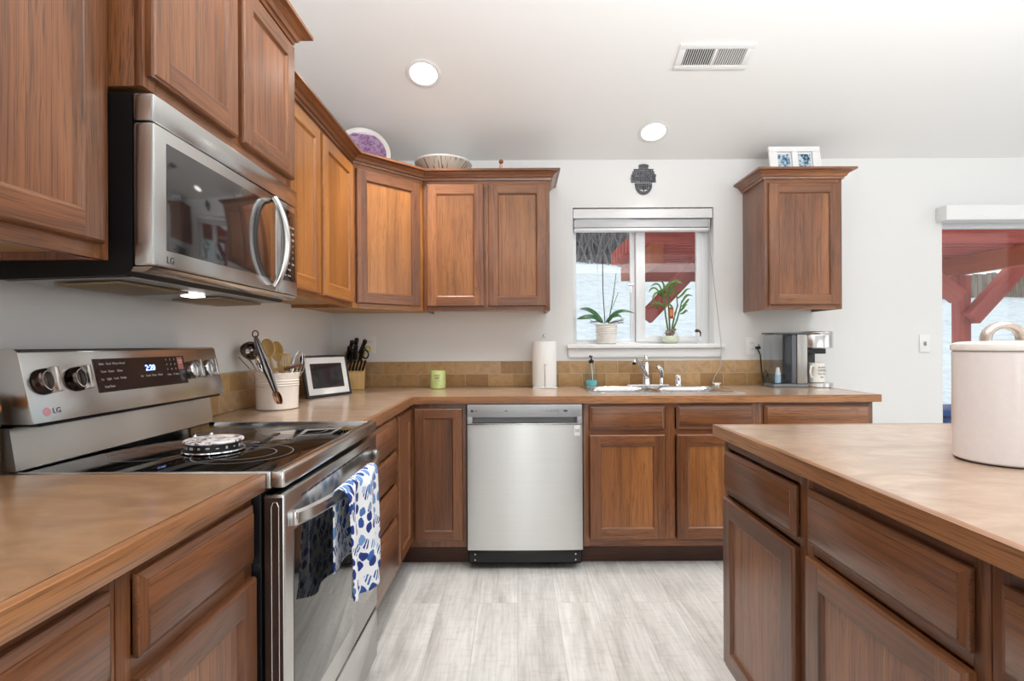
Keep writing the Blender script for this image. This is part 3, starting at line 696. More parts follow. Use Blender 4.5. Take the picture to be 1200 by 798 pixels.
# towel over the oven handle
def towel_mat():
    m, N, L, P = newmat('blue_leaf_print_cloth')
    a = N.new('ShaderNodeAttribute'); a.attribute_name = 'g'; v = a.outputs['Vector']
    nd = N.new('ShaderNodeTexNoise'); nd.inputs['Scale'].default_value = 9; L.new(v, nd.inputs['Vector'])
    dv = vmath(N, L, 'MULTIPLY_ADD', nd.outputs[1], (.06, .06, 0)); dv.node.inputs[2].default_value = (0, 0, 0)
    vv = vmath(N, L, 'ADD', v, dv)
    def vor(sc, rnd):
        n = N.new('ShaderNodeTexVoronoi'); n.voronoi_dimensions = '2D'; n.inputs['Scale'].default_value = 1; n.inputs['Randomness'].default_value = rnd
        L.new(vmath(N, L, 'MULTIPLY', vv, sc), n.inputs['Vector']); return n
    v1 = vor((9, 17, 1), .9)
    f1 = ramp(N, L, v1.outputs['Distance'], [(.40, (1, 1, 1, 1)), (.43, (0, 0, 0, 1))])
    wv = N.new('ShaderNodeTexWave'); wv.inputs['Scale'].default_value = 16; wv.bands_direction = 'DIAGONAL'; L.new(vv, wv.inputs['Vector'])
    st = ramp(N, L, wv.outputs['Fac'], [(.35, (0, 0, 0, 1)), (.45, (1, 1, 1, 1))])
    sep = N.new('ShaderNodeSeparateColor'); L.new(v1.outputs['Color'], sep.inputs[0])
    pick = ramp(N, L, sep.outputs[0], [(.5, (0, 0, 0, 1)), (.52, (1, 1, 1, 1))])
    leaf = mixc(N, L, pick, f1, mixc(N, L, 1.0, f1, st, 'MULTIPLY'))
    blue = ramp(N, L, sep.outputs[1], [(.3, srgb(24, 48, 120)), (.55, srgb(44, 88, 160)), (.8, srgb(110, 150, 200))])
    c = mixc(N, L, leaf, srgb(236, 238, 242), blue)
    L.new(c, P.inputs['Base Color']); P.inputs['Roughness'].default_value = .9; return m
TOW = towel_mat()
b = MB(); hx = -.503 + .06; zt = .8255
LEN = .31
def tw(u, v):
    # u across the cloth (0..1), v from back hem over the bar to front hem
    s_ = -.22 + v * (.22 + LEN)
    Yw = 1.328 + u * .292; fold = math.sin(u * 3.6 * PI + .9)
    spread = max(0, s_) / LEN
    Y = Yw + (u - .5) * .05 * spread + .012 * math.sin(u * 7 + spread * 3) * spread
    if s_ > .02: x = hx + .018 + fold * (.005 + .014 * spread) + .008 * spread; z = zt - s_ * (.86 + .17 * min(1, u * 2))
    elif s_ < -.03: x = hx - .020 + fold * .004; z = zt + s_ + .01
    else:
        k = (s_ + .03) / .05; a = PI * (1 - k); x = hx - .002 + math.cos(a) * .0175; z = zt - .012 + math.sin(a) * .015
    return Vector((x, Y, z))
b.grid(tw, 44, 70)
o = b.build('dish_towel', TOW, solid=.0025, angle=80)
tag(o, 'white dish towel with blue leaf print hanging on the oven handle', 'towel')
me = o.data; me.transform(Matrix.Translation((-hx, -1.5, -zt))); o.location = (hx, 1.5, zt)

# round tin on the glass top
t = thing('round_tin', 'flat round black tin with white patterned lid lying on the cooktop', 'tin', (-.79, 1.385, .9165))
b = MB(); b.lathe([(0, 0), (.066, 0), (.072, .002), (.072, .005), (.064, .007), (.064, .024), (0, .024)], 48); b.build('tin_body', BLK, t)
b = MB(); b.lathe([(.0715, .0012), (.074, .003), (.0735, .006), (.0705, .0055)], 48); b.build('lower_rim', CHROME, t)
def marble(name, c1, c2, c3, sc):
    m, N, L, P = newmat(name); tc = N.new('ShaderNodeTexCoord'); n = noise(N, L, tc.outputs['Object'], sc, 4, .6, 1.5)
    L.new(ramp(N, L, n, [(.38, c1), (.47, c2), (.6, c3)]), P.inputs['Base Color']); P.inputs['Roughness'].default_value = .25; return m
b = MB(); b.lathe([(0, .0245), (.069, .0245), (.071, .027), (.069, .0305), (0, .032)], 48); b.build('tin_lid', marble('patterned_lid', srgb(54, 44, 48), srgb(206, 196, 196), srgb(232, 228, 228), 30), t)
b = MB()
for a in (2.2, 3.0): b.sphere((.055 * math.cos(a), .055 * math.sin(a), .035), .005, 10)
b.build('lid_bead', CHROME, t)
b = MB()
for k in range(14):
    a = -2.9 + k * .33; wq = random.uniform(.002, .007); b.box(-wq, wq * .5, -.0008, .0008, random.uniform(.010, .014), random.uniform(.015, .019), 0, M=Matrix.Rotation(a + PI / 2, 4, 'Z') @ Matrix.Translation((0, -.0645, 0)))
b.build('side_print', GLYPH, t)

# ---------------------------------------------------------------- microwave
t = thing('microwave', 'stainless over-the-range microwave with black sides above the stove', 'microwave', (-.782, 1.147, 1.335), R90)
w = .756; D1 = -XW - .782 - .004; z1 = .403; zf = .020
b = MB(); b.prism([(.046, zf + .006), (.06, .008), (.34, 0), (D1, .012), (D1, z1), (.046, z1)], 0, w, 'x'); b.build('body', BLKM, t)
b = MB(); b.box(.0, w, 0, .045, .342, z1, .006, 'x'); b.build('top_vent_band', STEELY, t)
b = MB(); b.box(0, .585, 0, .045, zf + .008, .340, .006, 'x'); dr2 = b.build('microwave_door', STEELY, t)
b = MB(); b.box(.042, .545, -.0015, .004, .068, .308, .0012); b.build('door_window', simple('smoked_window_glass', srgb(30, 26, 27), .06, 0, coat=.5, spec=.9), dr2)
b = MB(); pts = []
for i in range(25):
    u = i / 24; pts.append((.565 + .006 * math.sin(PI * u), -.004 - .036 * math.sin(PI * u) ** .75, .045 + u * .285))
b.tube(pts, [.010 + .004 * math.sin(PI * i / 24) for i in range(25)], 12, up=(1, 0, 0), flat=.95); b.build('handle', STEELT, dr2)
text('maker_lettering', 'LG', .022, GLYPHD, dr2, FR(.055, -.0006, .047))
b = MB(); b.box(.588, w, 0, .045, zf + .008, .340, .006, 'x'); cp = b.build('control_column', STEELY, t)
b = MB(); b.box(.625, .735, -.0015, .003, .075, .318, .0012); kp = b.build('keypad', BLKG, cp)
for r in range(9):
    for c, s_ in enumerate(('Pop', 'Cook', 'Add')) if r < 3 else enumerate((str(3 * (r - 3) + 1), str(3 * (r - 3) + 2), str(3 * (r - 3) + 3))) if r < 6 else enumerate(('Stop', '0', 'Start')) if r == 6 else enumerate(('Fan', 'Lamp', '')):
        if s_: text('key_lettering', s_, .0105, GLYPH, kp, FR(.65 + c * .03, -.0022, .262 - r * .021))
b = MB(); b.prism([(.003, zf + .007), (.02, zf - .004), (.05, zf - .004), (.05, zf + .007)], .002, w - .002, 'x'); b.build('lower_lip', STEELT, t)
MET = simple('filter_mesh', srgb(150, 130, 100), .5, .6, bump=1, bscale=300, var=.3)
for x0 in (.05, .46):
    b = MB(); b.box(x0, x0 + .25, .11, .26, .0, .006, .001, M=Matrix.Rotation(-.035, 4, 'X')); b.build('grease_filter', MET, t)
b = MB(); b.box(.36, .41, .13, .17, .0005, .005, .001, M=Matrix.Rotation(-.035, 4, 'X')); b.build('cooktop_lamp', LAMP, t)
b = MB(); b.prism([(.062, .0055), (.338, -.0022), (.338, -.0008), (.062, .007)], .02, w - .02, 'x'); b.build('underside_plate', LGREY, t)

# ---------------------------------------------------------------- recessed lights and vent
def on_ceiling(px, py):
    k = (CY - (py + (px - CX) * TH)) / F
    Y = (ZW + YW * SL - H) / (k + SL); return Vector(((px - CX) * Y / F, Y, zc(Y)))
tl = math.atan(SL)
def can(p, label, k=1.0, cone=125):
    t = thing('recessed_light', label, 'ceiling light', p); t.rotation_euler = (-tl, 0, 0)
    b = MB(); b.lathe([(.070, -.001), (.092, -.001), (.094, -.004), (.088, -.007), (.072, -.006), (.070, -.001)], 48); b.build('trim_ring', TRIMW, t)
    b = MB(); b.lathe([(0, -.0045), (.0705, -.0045), (.0705, -.0035), (0, -.0035)], 40); b.build('diffuser', LAMP, t)
    l = bpy.data.lights.new('lamp', 'SPOT'); l.energy = CAN_POWER * k; l.color = CAN_COL; l.spot_size = math.radians(cone); l.spot_blend = 1; l.shadow_soft_size = .06
    o = bpy.data.objects.new('lamp', l); COL.objects.link(o); o.location = p + Vector((0, -.01, -.04)); o.parent = None
    return t
can(on_ceiling(498, 86), 'round recessed ceiling light above the dishwasher, left of the vent', 1.5, 105)
can(on_ceiling(767, 154), 'round recessed ceiling light above the kitchen window', .55, 80)
for x, y in ((-.35, 1.75), (.45, .9), (.1, -.9), (2.3, 2.2), (2.4, .2), (3.9, 1.6)):
    can(Vector((x, y, zc(y))), 'round recessed ceiling light out of view above or behind the camera')['group'] = 'recessed lights out of the picture'
v0, v1 = on_ceiling(795, 79), on_ceiling(881, 52)
vc = (on_ceiling(838, 66)); t = thing('ceiling_vent', 'white rectangular air vent with louvres in the sloping ceiling', 'vent', vc); t.rotation_euler = (-tl, 0, 0)
b = MB(); W2, H2 = .19, .078
for x0, x1, y0, y1 in ((-W2, W2, -H2, -.05), (-W2, W2, .05, H2), (-W2, -.155, -.05, .05), (.155, W2, -.05, .05), (-.006, .006, -.05, .05)): b.box(x0, x1, y0, y1, -.008, -.001, .001)
b.build('vent_frame', TRIMW, t)
b = MB(); b.box(-.155, .155, -.05, .05, -.0015, -.0008); b.build('duct_opening', simple('dark_duct', srgb(70, 70, 70), .8), t)
for k in range(26):
    x = -.148 + k * .0114 + (.012 if k > 12 else 0)
    b = MB(); b.box(-.0032, .0032, -.05, .05, -.0007, .0007, 0, M=Matrix.Translation((x, 0, -.0055)) @ Matrix.Rotation(.75 if k > 12 else -.75, 4, 'Y')); b.build('louvre', TRIMW, t)

# ---------------------------------------------------------------- sink and fittings
t = thing('sink', 'double-bowl stainless drop-in sink below the window', 'sink', (SX0, SY0, CT)); R_ = Vector((SX0, SY0, 0))
b = MB(); z = CT + .0008; zt_ = CT + .006
xs = [SX0, SX0 + .035, (SX0 + SX1) / 2 - .016, (SX0 + SX1) / 2 + .016, SX1 - .035, SX1]; ys = [SY0, SY0 + .035, SY1 - .085, SY1]
for x0, x1, y0, y1 in ((xs[0], xs[5], ys[0], ys[1]), (xs[0], xs[5], ys[2], ys[3]), (xs[0], xs[1], ys[1], ys[2]), (xs[2], xs[3], ys[1], ys[2]), (xs[4], xs[5], ys[1], ys[2])):
    b.box(x0, x1, y0, y1, z, zt_, .0015)
b.build('rim', STEELT, t, rel=R_ + Vector((0, 0, CT)))
for x0, x1 in ((xs[1], xs[2]), (xs[3], xs[4])):
    b = MB(); zb = CT - .17
    y0, y1 = ys[1], ys[2]
    def bowl(u, v, x0=x0, x1=x1, y0=y0, y1=y1):
        a = 2 * PI * u; cx_, cy_ = (x0 + x1) / 2, (y0 + y1) / 2; hx_, hy_ = (x1 - x0) / 2, (y1 - y0) / 2
        n = 5; c, s_ = math.cos(a), math.sin(a); r = 1 / ((abs(c) ** n + abs(s_) ** n) ** (1 / n))
        k = 1 if v < .01 else (1 - .06 * v if v < .7 else (.958 - (v - .7) * 3.0))
        zz = zt_ - .001 - (min(v, .7) / .7) * .165 - (max(0, v - .7) * .03)
        return (cx_ + hx_ * r * c * k, cy_ + hy_ * r * s_ * k, zz)
    b.grid(bowl, 48, 10, closed_u=True); b.build('bowl', STEELT, t, rel=R_ + Vector((0, 0, CT)), solid=.0012, angle=60)
fy = SY1 - .04; zd = zt_ + .0005
fp = at(757, 448, fy); fx = fp.x
t = thing('kitchen_faucet', 'chrome kitchen faucet with angled spout behind the double sink', 'faucet', (fx, fy, zd))
b = MB(); b.box(-.125, .14, -.026, .026, 0, .010, .005); b.build('deck_plate', CHROME, t)
b = MB(); b.lathe([(0, .0105), (.028, .0105), (.026, .03), (.022, .06), (.020, .13), (.017, .15), (0, .152)], 28); b.build('faucet_body', CHROME, t)
b = MB(); b.lathe([(0, .1525), (.012, .1525), (.015, .165), (.014, .185), (.008, .194), (0, .195)], 20); b.tube([(0, 0, .18), (.004, .02, .19), (.006, .045, .192)], .005); b.build('lever', CHROME, t)
b = MB(); b.tube([(0, -.018, .055), (-.02, -.06, .085), (-.055, -.11, .13), (-.085, -.15, .158), (-.1, -.175, .168), (-.112, -.19, .165), (-.118, -.2, .15)], [.015, .014, .0125, .012, .012, .012, .0125], 14); b.build('spout', CHROME, t)
b = MB(); b.lathe([(0, 0), (.0125, 0), (.0125, .006), (0, .006)], 14, M=Matrix.Translation((-.119, -.202, .142))); b.build('aerator', BLK, t)
p = at(775, 448, fy)
t = thing('side_sprayer', 'curved chrome side sprayer right of the faucet', 'sprayer', (p.x, fy, zd))
b = MB(); b.lathe([(0, .0), (.02, .0), (.02, .006), (.014, .012), (.013, .05), (0, .052)], 20); b.build('sprayer_base', CHROME, t)
b = MB(); b.tube([(0, 0, .05), (.002, 0, .08), (-.004, -.004, .105), (-.018, -.012, .12), (-.03, -.02, .112)], [.012, .016, .016, .014, .011], 14); b.build('sprayer_head', CHROME, t)
p = at(794.5, 448, fy)
t = thing('sink_air_gap', 'short chrome air gap cap at the right of the sprayer', 'air gap', (p.x, fy, zd))
b = MB(); b.lathe([(0, 0), (.024, 0), (.024, .004), (.021, .007), (.021, .06), (.018, .066), (0, .067)], 24); b.build('cap', CHROME, t)
b = MB(); b.box(-.004, .004, -.0215, -.019, .03, .05); b.build('slot', BLK, t)

# ---------------------------------------------------------------- things on the back worktop
t = thing('soap_dispenser', 'clear pump bottle with teal dish soap left of the sink', 'soap bottle', (at(693, 450, 3.37).x, 3.432, CT))
t.location.y = 3.415; t.location.x = .355
t.location = (at(693, 450, 3.38).x, 3.38, CT + .0065)
bc = [(0, .001), (.036, .001), (.038, .005), (.037, .10), (.034, .125), (.016, .142), (.013, .15)]
b = MB(); b.lathe(bc, 28); b.build('bottle', GLASSC, t, angle=60)
b = MB(); b.lathe([(0, .003), (.0345, .003), (.0355, .008), (.0355, .036), (0, .036)], 28); b.build('soap', TEAL, t)
b = MB(); b.tube([(0, 0, .152), (.006, 0, .09), (.01, 0, .03)], .0022, 8); b.build('dip_tube', PLAS, t)
b = MB(); b.lathe([(0, .145), (.016, .145), (.016, .162), (.006, .166), (.005, .18), (0, .18)], 20); b.tube([(0, 0, .182), (0, 0, .19)], .008, 10); b.tube([(0, 0, .188), (-.012, -.02, .19), (-.016, -.028, .183)], .0045, 8); b.build('pump', BLK, t)

p = at(638, 453, 3.36); 
t = thing('paper_towel_holder', 'metal paper towel stand left of the sink', 'paper towel holder', (p.x, 3.36, CT))
b = MB(); b.box(-.078, .078, -.078, .078, .001, .009, .004); b.build('stand_base', STEELT, t)
b = MB(); b.tube([(0, 0, .009), (0, 0, .315)], .005, 10); b.sphere((0, 0, .325), .011, 12); b.build('centre_rod', STEELT, t)
b = MB(); b.tube([(0, -.078, .006), (0, -.0815, .05), (0, -.0815, .14)], .003, 8); b.sphere((0, -.0815, .145), .007, 12); b.build('tension_arm', STEELT, t)
b = MB(); b.lathe([(.012, .010), (.0755, .010), (.077, .014), (.077, .286), (.0755, .29), (.02, .29), (.019, .286), (.012, .012), (.012, .010)], 48); o = b.build('paper_towel_roll', PAPER); o.location = t.location
tag(o, 'white roll of paper towels standing on the metal stand', 'paper towel')

p = at(513.5, 456, 3.30)
t = thing('candle_jar', 'light green jar candle with dark lettering on the back worktop', 'candle', (p.x, 3.30, CT + .0005))
GRN = simple('light_green_glass', srgb(190, 202, 132), .3, coat=.3)
b = MB(); b.lathe([(0, 0), (.040, 0), (.046, .004), (.0475, .015), (.0485, .110), (.0475, .113), (.0445, .113), (.0445, .098), (0, .098)], 36); b.build('jar', GRN, t)
for k, (s_, sz) in enumerate((('SWEET', .013), ('HERB', .013), ('scented candle', .0065), ('soy wax', .006))):
    text('lettering', s_, sz, GLYPHD, t, FR(0, -.0492, .084 - k * .0165))

# knife block
kb = Vector((at(414, 450, 3.30).x, 3.33, CT + .0005)); KR = .25
t = thing('knife_block', 'pale wooden knife block full of black-handled knives in the corner', 'knife block', kb, KR)
prof = [(-.075, 0), (.075, 0), (.075, .205), (.02, .235), (-.048, .13), (-.075, .098)]
b = MB(); b.prism(prof, -.062, .062, 'x', 'z', bev=.003); b.build('block', WOODL, t)
b = MB()
for x in (-.05, .05):
    for y in (-.06, .06): b.cyl((x, y, -.0003), .006, 0, .001, 10)
b.build('foot', BLK, t)
def knife(label, lx, p, d, L_, r, grp, dx=0):
    Mz = Matrix.Rotation(KR, 4, 'Z'); q = kb + (Mz @ Vector((lx, p[0], p[1]))); dd = (Mz @ Vector((dx, d[0], d[1]))).normalized()
    k = thing('kitchen_knife', label, 'knife', q, 0, grp)
    b = MB(); n = 8; pts = [dd * (.004 + (L_ - .004) * i / n) for i in range(n + 1)]; pts[-1] += Vector((.002, 0, -.004))
    b.tube(pts, [r * 1.12 * (.85 if i == 0 else 1 - .12 * math.sin(i / n * PI) + (.18 if i == n - 1 else 0) - (.3 if i == n else 0)) for i in range(n + 1)], 10, up=(1, 0, 0), flat=.9); b.build('knife_handle', BLK, k)
    b = MB(); b.tube([dd * -.03, dd * .006], r * .5, 6, up=(1, 0, 0), flat=.3); b.build('blade', STEELT, k)
    b = MB()
    for f in (.3, .55, .8): b.sphere(dd * L_ * f + Vector((0, -r * .9, r * .3)), .0022, 8)
    b.build('rivet', CHROME, k)
dirU = (-.45, .9)
for i in range(6):
    knife('black-handled steak knife in the lower row of the knife block', -.05 + i * .02, (-.062, .116), (-.62, .78), .085, .0078, 'steak knives in the block', .22)
big = [(-.048, (-.022, .172), .13), (-.02, (-.028, .165), .115), (.005, (-.018, .18), .125), (.03, (-.02, .175), .12), (-.035, (.006, .215), .12), (.0, (.01, .222), .13), (.03, (.008, .218), .125)]
for i, (lx, p, L_) in enumerate(big):
    knife('large black-handled knife standing in the upper slots of the knife block', lx, p, (-.35 if i % 2 else -.25, .93), L_ * .8, .0135, 'large knives in the block', (.22, .1, .05, .3, .25, .15, .4)[i])
q = kb + Matrix.Rotation(KR, 3, 'Z') @ Vector((.054, -.01, .19))
t = thing('kitchen_scissors', 'kitchen scissors with black and yellow loops in the knife block', 'scissors', q)
b = MB(); b.tube([(.012 + .019 * math.cos(a * PI / 8), 0, .025 + .026 * math.sin(a * PI / 8)) for a in range(17)], .005, 8, cap=False); b.build('handle_loop', BLK, t)
b = MB(); b.tube([(.028 + .014 * math.cos(a * PI / 8), .006, .058 + .015 * math.sin(a * PI / 8)) for a in range(17)], .005, 8, cap=False); b.build('handle_loop', simple('yellow_plastic', srgb(214, 200, 60), .4), t)
b = MB(); b.tube([(.008, 0, .002), (-.002, 0, -.03)], .005, 6, flat=.4); b.build('blade', STEELT, t)

# digital photo frame standing in front of the knife block
A = Vector((-1.062, 2.705, CT)); Bq = Vector((-.925, 2.985, CT)); fwid = (Bq - A).length; fa = math.atan2(Bq.y - A.y, Bq.x - A.x)
t = thing('photo_frame', 'dark-rimmed digital photo frame with wide white mat on the left worktop', 'photo frame', A + Vector((0, 0, .004)), fa)
lean = Matrix.Rotation(-.2, 4, 'X'); fh = .222
b = MB()
for x0, x1, z0, z1 in ((0, fwid, 0, .012), (0, fwid, fh - .012, fh), (0, .012, .012, fh - .012), (fwid - .012, fwid, .012, fh - .012)): b.box(x0, x1, 0, .02, z0, z1, .002, M=lean)
b.build('outer_rim', simple('charcoal_rim', srgb(52, 52, 58), .35), t)
b = MB(); b.box(.012, fwid - .012, .004, .018, .012, fh - .012, 0, M=lean); b.build('mat_board', PLAS, t)
b = MB(); b.box(.045, fwid - .045, .0025, .0038, .045, fh - .045, 0, M=lean); b.build('screen', simple('dark_screen', srgb(44, 38, 42), .06, coat=.5), t)
b = MB(); b.box(fwid / 2 - .01, fwid / 2 + .01, .02, .025, .0, .14, .001, M=Matrix.Translation((0, .068, 0)) @ Matrix.Rotation(.25, 4, 'X')); b.build('rear_stand', BLK, t)

# utensil crock
BOWLST = simple('smoky_steel', srgb(128, 118, 112), .12, 1)
cc = Vector((at(325, 470, 2.31).x, 2.31, CT + .0005)); cr = .091
t = thing('utensil_crock', 'cream ribbed stoneware crock holding cooking utensils beside the stove', 'crock', cc)
b = MB(); b.lathe([(0, 0), (cr - .012, 0), (cr - .006, .004), (cr - .004, .10), (cr - .001, .103), (cr - .004, .107), (cr - .001, .113), (cr - .004, .118), (cr - .001, .124), (cr - .004, .129), (cr, .150), (cr, .157), (cr - .006, .158), (cr - .009, .15), (cr - .012, .02), (0, .012)], 56); b.build('crock_body', CREAM, t)
def uten(name, label, cat, px, py, Yt, foot_):
    """utensil from a foot inside the crock (offset from its centre) to a head point"""
    top_ = at(px, py, Yt); ft = cc + Vector(foot_); o = thing(name, label, cat, ft); return o, top_ - ft
def head_M(d, at_):
    z_ = d.normalized(); x_ = Vector((0, -1, 0)).cross(z_).normalized() * -1; y_ = z_.cross(x_); x_ = y_.cross(z_)
    M = Matrix((x_, y_, z_)).transposed().to_4x4(); M.translation = at_; return M   # local z along handle, local -y faces the camera
def spoonhead(b, M, rx, rz, depth, n=20, mat=0):
    def f(u, v):
        a = 2 * PI * u; r = v; x = rx * r * math.cos(a); z = rz * r * math.sin(a); y = depth * (1 - r * r)
        return M @ Vector((x, y, z + rz))
    b.grid(f, n, 6, closed_u=True, mat=mat)
WSP = [('wooden_spoon', 'pale wooden spoon standing tallest in the crock behind the tongs', 311, 397, 2.33, (.01, .02, .016), .030, .042),
       ('wooden_spoon', 'pale wooden spoon right of the tallest one in the crock', 323, 400, 2.34, (.02, .03, .016), .028, .045)]
for nm, lab, px, py, Yt, ft, rx, rz in WSP:
    o, d = uten(nm, lab, 'spoon', px, py, Yt, ft); L_ = d.length; u_ = d.normalized(); M = head_M(d, d - u_ * 2 * rz)
    b = MB(); b.tube([Vector((0, 0, 0)), d - u_ * (2 * rz - .008)], .0065, 10); b.build('spoon_handle', WOODL, o)
    b = MB(); spoonhead(b, M, rx, rz, .010); b.build('spoon_bowl', WOODL, o, solid=.005, angle=60)
o, d = uten('slotted_turner', 'pale wooden turner with three slots at the right of the crock', 'spatula', 333, 414, 2.31, (.02, .0, .016)); u_ = d.normalized(); M = head_M(d, d - u_ * .085)
b = MB(); b.tube([Vector((0, 0, 0)), d - u_ * .08], .006, 10); b.build('turner_handle', WOODL, o)
b = MB()
for x0, x1, z0, z1 in ((-.028, -.017, .03, .072), (-.011, -.006, .03, .072), (.001, .006, .03, .072), (.013, .026, .03, .072), (-.028, .026, .072, .085)): b.box(x0, x1, -.0025, .0025, z0, z1, .0005, M=M)
b.prism([(-.006, 0), (.006, 0), (.026, .03), (-.028, .03)], -.0025, .0025, 'y', M=M); b.build('turner_head', WOODL, o)
# ladle leaning far left
o, d = uten('ladle', 'steel ladle leaning out left of the crock with its bowl against the wall', 'ladle', 278, 417, 2.28, (.03, .0, .016)); u_ = d.normalized()
b = MB(); b.tube([Vector((0, 0, 0)), d * .5, d * .97], .0042, 8, flat=.6); b.build('ladle_handle', STEELT, o)
b = MB(); b.lathe([(.032 * math.sin(a * PI / 16), -.032 * math.cos(a * PI / 16)) for a in range(0, 9)], 24, M=Matrix.Translation(d + Vector((-.034, -.02, .004))) @ Matrix.Rotation(-.5, 4, 'Y') @ Matrix.Rotation(.7, 4, 'X')); b.build('ladle_bowl', BOWLST, o, solid=.0015, angle=60)
o, d = uten('ladle', 'large steel ladle with upturned bowl left of the tongs in the crock', 'ladle', 296, 410, 2.26, (.0, .02, .016)); u_ = d.normalized()
b = MB(); b.tube([Vector((0, 0, 0)), d * .96], .0045, 8, flat=.6); b.build('ladle_handle', STEELT, o)
b = MB(); b.lathe([(.042 * math.sin(a * PI / 16), -.042 * math.cos(a * PI / 16)) for a in range(0, 9)], 28, M=Matrix.Translation(d + Vector((0, -.01, .0))) @ Matrix.Rotation(.9, 4, 'X') @ Matrix.Rotation(.5, 4, 'Y')); b.build('ladle_bowl', BOWLST, o, solid=.0015, angle=60)
o, d = uten('serving_spoon', 'large steel serving spoon low at the left rim of the crock', 'spoon', 303, 418, 2.24, (.035, -.01, .016)); u_ = d.normalized(); M = head_M(d, d - u_ * .075)
b = MB(); b.tube([Vector((0, 0, 0)), d - u_ * .07], .0045, 8); b.build('spoon_handle', STEELT, o)
b = MB(); spoonhead(b, M, .026, .04, .012); b.build('spoon_bowl', CHROME, o, solid=.0015, angle=60)
o, d = uten('steel_spatula', 'thin steel spatula between the two ladles in the crock', 'spatula', 281, 406, 2.30, (.0, .035, .016)); u_ = d.normalized(); M = head_M(d, d - u_ * .07)
b = MB(); b.tube([Vector((0, 0, 0)), d - u_ * .07], .004, 8); b.build('spatula_handle', STEELT, o)
b = MB(); b.prism([(-.006, 0), (.006, 0), (.012, .07), (-.012, .07)], -.0008, .0008, 'y', M=M); b.build('spatula_blade', simple('tan_metal', srgb(190, 170, 150), .3, .7), o)
# whisk
o, d = uten('whisk', 'balloon wire whisk at the right of the crock beside the photo frame', 'whisk', 352, 411, 2.36, (.045, .03, .02)); u_ = d.normalized(); M = head_M(d, d - u_ * .12)
b = MB(); b.tube([Vector((0, 0, 0)), d - u_ * .118], .007, 10); b.build('whisk_handle', STEELT, o)
for k in range(5):
    a = PI * k / 5; b = MB()
    b.tube([M @ Vector((math.sin(2 * PI * i / 24) * .030 * math.cos(a) * (1), math.sin(2 * PI * i / 24) * .030 * math.sin(a), .06 - .06 * math.cos(2 * PI * i / 24))) for i in range(25)], .0011, 6, cap=False); b.build('wire', CHROME, o)
# potato masher head behind, brown grid
o, d = uten('pastry_blender', 'small brown-handled wire pastry blender lying on the crock rim', 'pastry blender', 344, 431, 2.31, (.03, -.03, .02)); u_ = d.normalized()
b = MB(); b.tube([Vector((0, 0, 0)), d], .004, 8); b.build('stem', STEELT, o)
b = MB(); b.tube([d + Vector((-.035, -.01, -.004)), d + Vector((.0, -.012, .004)), d + Vector((.04, -.01, .016))], .006, 8); b.build('grip', simple('rosewood', srgb(120, 76, 60), .4), o)
# tongs hanging over the front rim
tp, bp = at(303, 394, 2.20), at(327, 474, 2.185)
tp.y = 2.17; bp.y = 2.195
o = thing('tongs', 'steel tongs with copper tips leaning in front of the crock', 'tongs', bp); d = tp - bp; u_ = d.normalized()
for s_ in (-1, 1):
    sd = Vector((s_, 0, 0)) * .0055
    b = MB(); b.tube([u_ * .055 + sd * .9, d * .5 + sd * 1.9, d * .93 + sd * .8, d], [.006, .0085, .0075, .006], 10, up=(0, 1, 0), flat=.5); b.build('tong_arm', simple('grey_steel', srgb(120, 116, 118), .2, 1), o)
    b = MB(); spoonhead(b, head_M(d, Vector((0, -.001, -.0)) + sd), .012, .03, .006); b.build('tong_tip', simple('copper_steel', srgb(150, 110, 86), .25, 1), o, solid=.0012, angle=60)
b = MB(); b.tube([d - u_ * .004 + Vector((.012 * math.cos(a * PI / 8), 0, .012 + .014 * math.sin(a * PI / 8))) for a in range(17)], .0028, 8, cap=False); b.build('hanging_ring', simple('reddish_ring', srgb(120, 70, 70), .4), o)

# jar at the far left frame edge
t = thing('storage_jar', 'small white jar with wooden lid cut by the left frame edge', 'jar', (-1.117, 1.07, CT + .0005))
b = MB(); b.lathe([(0, 0), (.050, 0), (.054, .006), (.054, .14), (0, .14)], 36); b.build('jar_body', WHITE, t)
b = MB(); b.lathe([(0, .1405), (.056, .1405), (.057, .146), (.052, .168), (0, .17)], 36); b.build('jar_lid', simple('amber_wood_lid', srgb(190, 120, 60), .4), t)

# ---------------------------------------------------------------- coffee maker and mug
cy0 = 3.31
xl = at(899, 440, cy0).x; xr = at(971, 440, cy0).x; xb0 = at(928, 440, cy0).x; xh = at(938, 440, cy0).x
t = thing('coffee_maker', 'silver single-cup coffee maker with clear water tank on the right end of the worktop', 'coffee maker', (xb0, cy0, CT + .0005))
L0, R0, Hx = xl - xb0, xr - xb0, xh - xb0
SILV = simple('silver_plastic', srgb(170, 168, 164), .3, .6)
b = MB(); b.box(0, Hx + .012, -.065, .065, .02, .325, .008); b.build('tower', SILV, t)
b = MB(); b.box(L0 + .01, Hx + .02, -.065, .065, 0, .02, .006); b.build('machine_base', GREY, t)
hc = (Hx + R0) / 2 + .006; hr = (R0 - Hx) / 2 + .01
b = MB(); b.lathe([(0, .238), (hr - .008, .238), (hr, .244), (hr, .318), (hr - .002, .322), (hr, .325), (hr, .338), (hr - .008, .343), (0, .343)], 48, (hc, 0, 0)); b.build('brew_head', STEELT, t)
b = MB(); b.box(Hx + .01, hc + .035, -.055, .055, .205, .2375, .004); b.build('nozzle', BLK, t)
b = MB(); b.lathe([(0, 0), (hr - .006, 0), (hr - .002, .003), (hr - .002, .026), (0, .028)], 48, (hc, 0, 0)); b.build('drip_tray', STEELT, t)
b = MB(); b.box(Hx + .0125, Hx + .016, -.05, .05, .028, .205, .001); b.box(Hx + .0165, hc + .028, .054, .062, .028, .237, .001); b.build('splash_plate', BLK, t)
